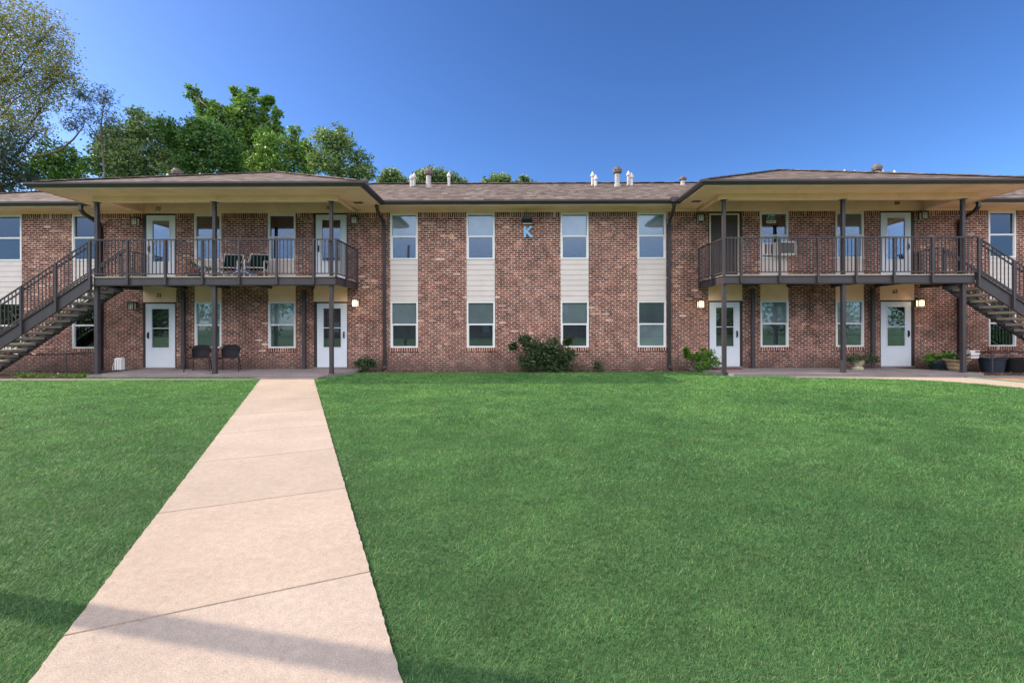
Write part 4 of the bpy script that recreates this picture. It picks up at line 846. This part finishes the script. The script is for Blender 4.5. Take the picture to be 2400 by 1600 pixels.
def curve(pts, n=6):
    P = [Vector(p) for p in pts]; out = []
    for i in range(len(P)-1):
        a, b_, c, d = P[max(i-1,0)], P[i], P[i+1], P[min(i+2,len(P)-1)]
        for j in range(n):
            t_ = j/n; out.append(.5*((2*b_)+(-a+c)*t_+(2*a-5*b_+4*c-d)*t_*t_+(-a+3*b_-3*c+d)*t_**3))
    return out+[P[-1]]
def strap_chair(px, label, rot):
    cy = 14.25; C = thing('lounge_chair', label, 'chair', (0,0,0), 'strapped lounge chairs on the left balcony'); w_ = .27
    fr = MB()
    for s in (-1, 1):
        fr.tube(curve([(s*w_,-.30,.0),(s*w_,-.30,.45),(s*w_,-.26,.56),(s*w_,-.1,.56),(s*w_,.08,.54),(s*w_,.2,.64),(s*w_,.30,.80),(s*w_*.8,.31,.83)]), .016, 8)
        fr.tube(curve([(s*w_,-.29,.34),(s*w_*.95,0,.28),(s*w_*.95,.16,.33),(s*w_*.95,.31,.82)]), .014, 8); fr.tube([(s*w_,.12,.34),(s*w_,.28,.0)], .014, 8)
    fr.tube([(-w_,-.29,.34),(w_,-.29,.34)], .014, 8); fr.tube([(-w_*.95,.31,.82),(w_*.95,.31,.82)], .014, 8); fr.build('frame', M['white'], C)
    s_ = MB()
    for i in range(9): z = .36+i*.052; y = .17+(.15*i/9); s_.box(-w_*.93, w_*.93, y-.003, y+.003, z-.0245, z+.0245)
    s_.build('back_straps', M['greenstrap'], C)
    s_ = MB()
    for i in range(8): y = -.25+i*.052; z = .345-.05*math.sin(i/7*math.pi); s_.box(-w_*.93, w_*.93, y-.02, y+.02, z-.003, z+.003)
    s_.build('seat_straps', M['greenstrap'], C)
    C.location = (X(px, cy), cy, ZD); C.rotation_euler = (0,0,rot)
strap_chair(541, 'white-framed lounge chair with dark green straps just right of the middle balcony post', .25); strap_chair(603, 'white-framed lounge chair with dark green straps nearer the dark upstairs window', .25)
def stool(px, label, mat, w_=.27, cy=14.05):
    xx = X(px, cy); C = thing('footstool', label, 'footstool', (xx, cy, ZD), 'low footstools on the left balcony'); fr = MB()
    for y in (-.2, .2):
        fr.tube(curve([(xx-w_,cy+y,ZD),(xx-w_*.97,cy+y,ZD+.12),(xx-w_*.5,cy+y,ZD+.20),(xx,cy+y,ZD+.21),(xx+w_*.5,cy+y,ZD+.20),(xx+w_*.97,cy+y,ZD+.12),(xx+w_,cy+y,ZD)]), .013, 8)
    for s in (-.97,.97): fr.tube([(xx+w_*s,cy-.2,ZD+.12),(xx+w_*s,cy+.2,ZD+.12)], .012, 8)
    fr.build('frame', M['white'], C)
    vs = []; n = 8
    for i in range(n+1):
        for j in range(5): vs.append((xx-w_*.8+1.6*w_*i/n, cy-.19+.38*j/4, ZD+.22+.05*math.sin(i*1.3+j)*.5+.03*math.cos(j*2+i)))
    o = MB().add(vs, [(i*5+j,(i+1)*5+j,(i+1)*5+j+1,i*5+j+1) for i in range(n) for j in range(4)]).build('cushion', M[mat], C, smooth=True); s = o.modifiers.new('s', 'SOLIDIFY'); s.thickness = .05; s.offset = -1
stool(574, 'low white-framed footstool with a crumpled blue cloth between the lounge chairs', 'bluecloth'); stool(516, 'low white-framed footstool with a grey towel beside the middle balcony post', 'greycloth', .24)
cy = 14.1; xx = X(460, cy)
o = MB().box(xx-.18, xx+.18, cy-.12, cy+.12, ZD+.02, ZD+.22).build('planter_box', M['black'], bevel=.01); settle(o, (xx, cy, ZD)); tag(o, 'black rectangular planter box on the left balcony floor below the brown-curtained window', 'planter')
F_ = shrub('flowering_plant', 'small plant with dark red flowers growing in the black planter box', 'plant', cy, 460, ZD+.2, [(462,628,12,5),(452,620,10,7)], 'shrub', .05, 12, 8)
m = MB(); 
for q in range(9): a = (xx+RNG.uniform(-.1,.14), cy-.11+RNG.uniform(-.03,.04), ZD+.2+RNG.uniform(0,.08)); m.lathe(a, [(.004,-.02),(.028,0),(.02,.018),(.004,.02)], 7)
m.build('flowers', M['redflower'], F_)
cy = 14.5; c = (X(466, cy), cy, ZD)
pot('tall_vase', 'pale blue glazed vase behind the black planter box on the left balcony', c, [(.07,0),(.11,.12),(.13,.26),(.09,.38),(.07,.42),(.08,.46),(.06,.46)], 'paleblue', cat='vase')
shrub('potted_fern', 'thin leafy sprig standing in the pale blue vase', 'plant', 14.5, 455, ZD+.4, [(455,605,10,9),(470,608,8,7)], 'shrub', .06, 6, 6)
shrub('leafy_plant', 'small spiky plant on the balcony floor left of the middle post', 'plant', 14.1, 489, ZD, [(489,628,8,8)], 'shrub', .12, 8, 6, asp=.25)
# leaf litter in the gutter
for px, lb in ((1020, 'yellow leaf lying on the main gutter nearest the first chimney'), (1166.5, 'yellow leaf lying on the main gutter left of the letter K')):
    xx = X(px, EY-.07); o = MB().add([(xx-.05,EY-.15,5.18),(xx,EY-.17,5.215),(xx+.05,EY-.14,5.19),(xx,EY-.10,5.225)], [(0,1,2,3)]).build('fallen_leaf', paint('yellow_leaf', (.75,.5,.1), .7)); s = o.modifiers.new('s','SOLIDIFY'); s.thickness = .004; settle(o, (xx,EY-.14,5.18)); tag(o, lb, 'leaf', 'yellow leaves on the gutter')
# leaning pole left of the frame: its shadow crosses the walk
P_ = MB().tube([(-6.3, 3.12, GZ), (-6.3, 3.12-.165*3, 3), (-6.3, 3.12-.165*6.2, 6.2)], [.085,.08,.075], 12).build('utility_pole', M['wood'], smooth=True); settle(P_, (-6.3, 3.12, GZ)); tag(P_, 'weathered leaning wooden pole standing in the lawn just outside the left edge', 'pole')

# the facing apartment block and trees across the lawn (seen only in the window reflections)
O = thing('apartment_building', 'plain brick apartment block facing the lawn from behind the camera', 'building', (0, -34, 0))
m = MB().box(-26, 24, -44, -34, GZ-.1, 5.0); m.build('wall', M['brick'], O)
m = MB(); 
for a, b in ((-26,-20),(-19,-13.5),(-12,-7),(-5.5,1),(3,8),(9.5,14),(16,22)):
    m.box(a+1.2, a+2.1, -34, -33.96, .7, 2.1); m.box(b-1.6, b-.7, -34, -33.96, 3.4, 4.9)
m.build('shutters', M['tanlap'], O)
m = MB().add([(-26.8,-33.2,5.1),(24.8,-33.2,5.1),(24.8,-44.8,5.1),(-26.8,-44.8,5.1),(-21,-39,7.4),(19,-39,7.4)], [(0,1,5,4),(1,2,5),(2,3,4,5),(3,0,4),(0,3,2,1)]); m.build('roof', M['shingle'], O)
def backtree(x, y, h, r, lm, label):
    Tn = thing('tree', label, 'tree', (x, y, GZ), 'trees across the lawn behind the camera'); c = MB(); c.tube([(x,y,GZ),(x+.2,y,h*.4),(x,y,h*.8)], [.25,.18,.06], 8); PP = []
    for q in range(9):
        C = (x+RNG.uniform(-.6,.6)*r, y+RNG.uniform(-.5,.5)*r, h*RNG.uniform(.42,.9)); cc, P = clumpP(C, (r*.5,r*.5,r*.45), 40, 26, .3, .2); PP.append(P); c.tube([(x+.15,y,h*.42),C], [.08,.03], 5)
    c.build('trunk', M['bark'], Tn); V, Fq = leafV(np.concatenate(PP), .26); tri_mesh('crown', V, Fq, LM[lm], Tn, 4)
backtree(-13, -27, 9, 3.2, 'mid', 'tall spreading tree across the lawn on the stair side'); backtree(-3, -29, 7, 2.6, 'deep', 'deep green tree across the lawn behind the camera'); backtree(9, -26, 8, 3, 'bright', 'bright green tree across the lawn facing the letter K'); backtree(19, -28, 9, 3.2, 'dull', 'dull green tree across the lawn at the far right')

PP = []
for q in range(80):
    C = (RNG.uniform(-95, 95), RNG.uniform(-62, -50), RNG.uniform(2, 8)); cc, P = clumpP(C, (3.4, 2.5, 3.2), 26, 20, .2, .25); PP.append(P)
for q in range(110):
    C = (RNG.uniform(-120, 120), RNG.uniform(62, 72), RNG.uniform(2, 7)) if q < 70 else (RNG.uniform(-85, -62), RNG.uniform(-50, 62), RNG.uniform(2, 7))
    cc, P = clumpP(C, (3.6, 2.5, 3.0), 22, 18, .2, .25); PP.append(P)
P = np.concatenate(PP); P[:,2] = np.maximum(P[:,2], GZ); V, Fq = leafV(P, .6); tag(tri_mesh('woods', V, Fq, LM['deep'], None, 4), 'far wooded tree line around the lawn and the apartment buildings', 'woods', kind='stuff')

# leaf litter and wood scraps in the beds, on the porch edges and a few on the lawn
def scatter(n, x0, x1, y0, y1, z): return np.stack([RNG.uniform(x0, x1, n), RNG.uniform(y0, y1, n), np.full(n, z)], 1)
P = np.concatenate([scatter(900, -4.6, 5.4, 14.38, 14.95, GZ+.02), scatter(900, -22, -12, 12.8, 14.9, GZ+.02), scatter(1100, 13.1, 24, 13.1, 14.9, GZ+.02), scatter(1500, 12.6, 22, 9, 12.5, GZ+.02), scatter(60, -11.8, -5.2, 13.1, 14.9, .004), scatter(60, 6.1, 12.9, 13.1, 14.9, .004)])
n = len(P); a = RNG.uniform(0, 6.28, n); L = RNG.uniform(.02, .055, n); W = L*RNG.uniform(.25, .6, n); d = np.stack([np.cos(a), np.sin(a), RNG.uniform(-.3,.5,n)], 1)*L[:,None]; e_ = np.stack([-np.sin(a), np.cos(a), RNG.uniform(0,.5,n)], 1)*W[:,None]
V = np.stack([P-d*.5, P+e_*.5+np.array([0,0,.006]), P+d*.5+np.array([0,0,.004]), P-e_*.5], 1).reshape(-1,3)
tag(tri_mesh('leaf_litter', V, np.arange(4*n).reshape(-1,4), leaf_mat('fallen_leaves', [(.10,.06,.035),(.22,.13,.07),(.36,.25,.15),(.50,.40,.28)], .05, .8), None, 4), 'brown fallen leaves and bark scraps scattered over the beds along the wall', 'leaf litter', kind='stuff')
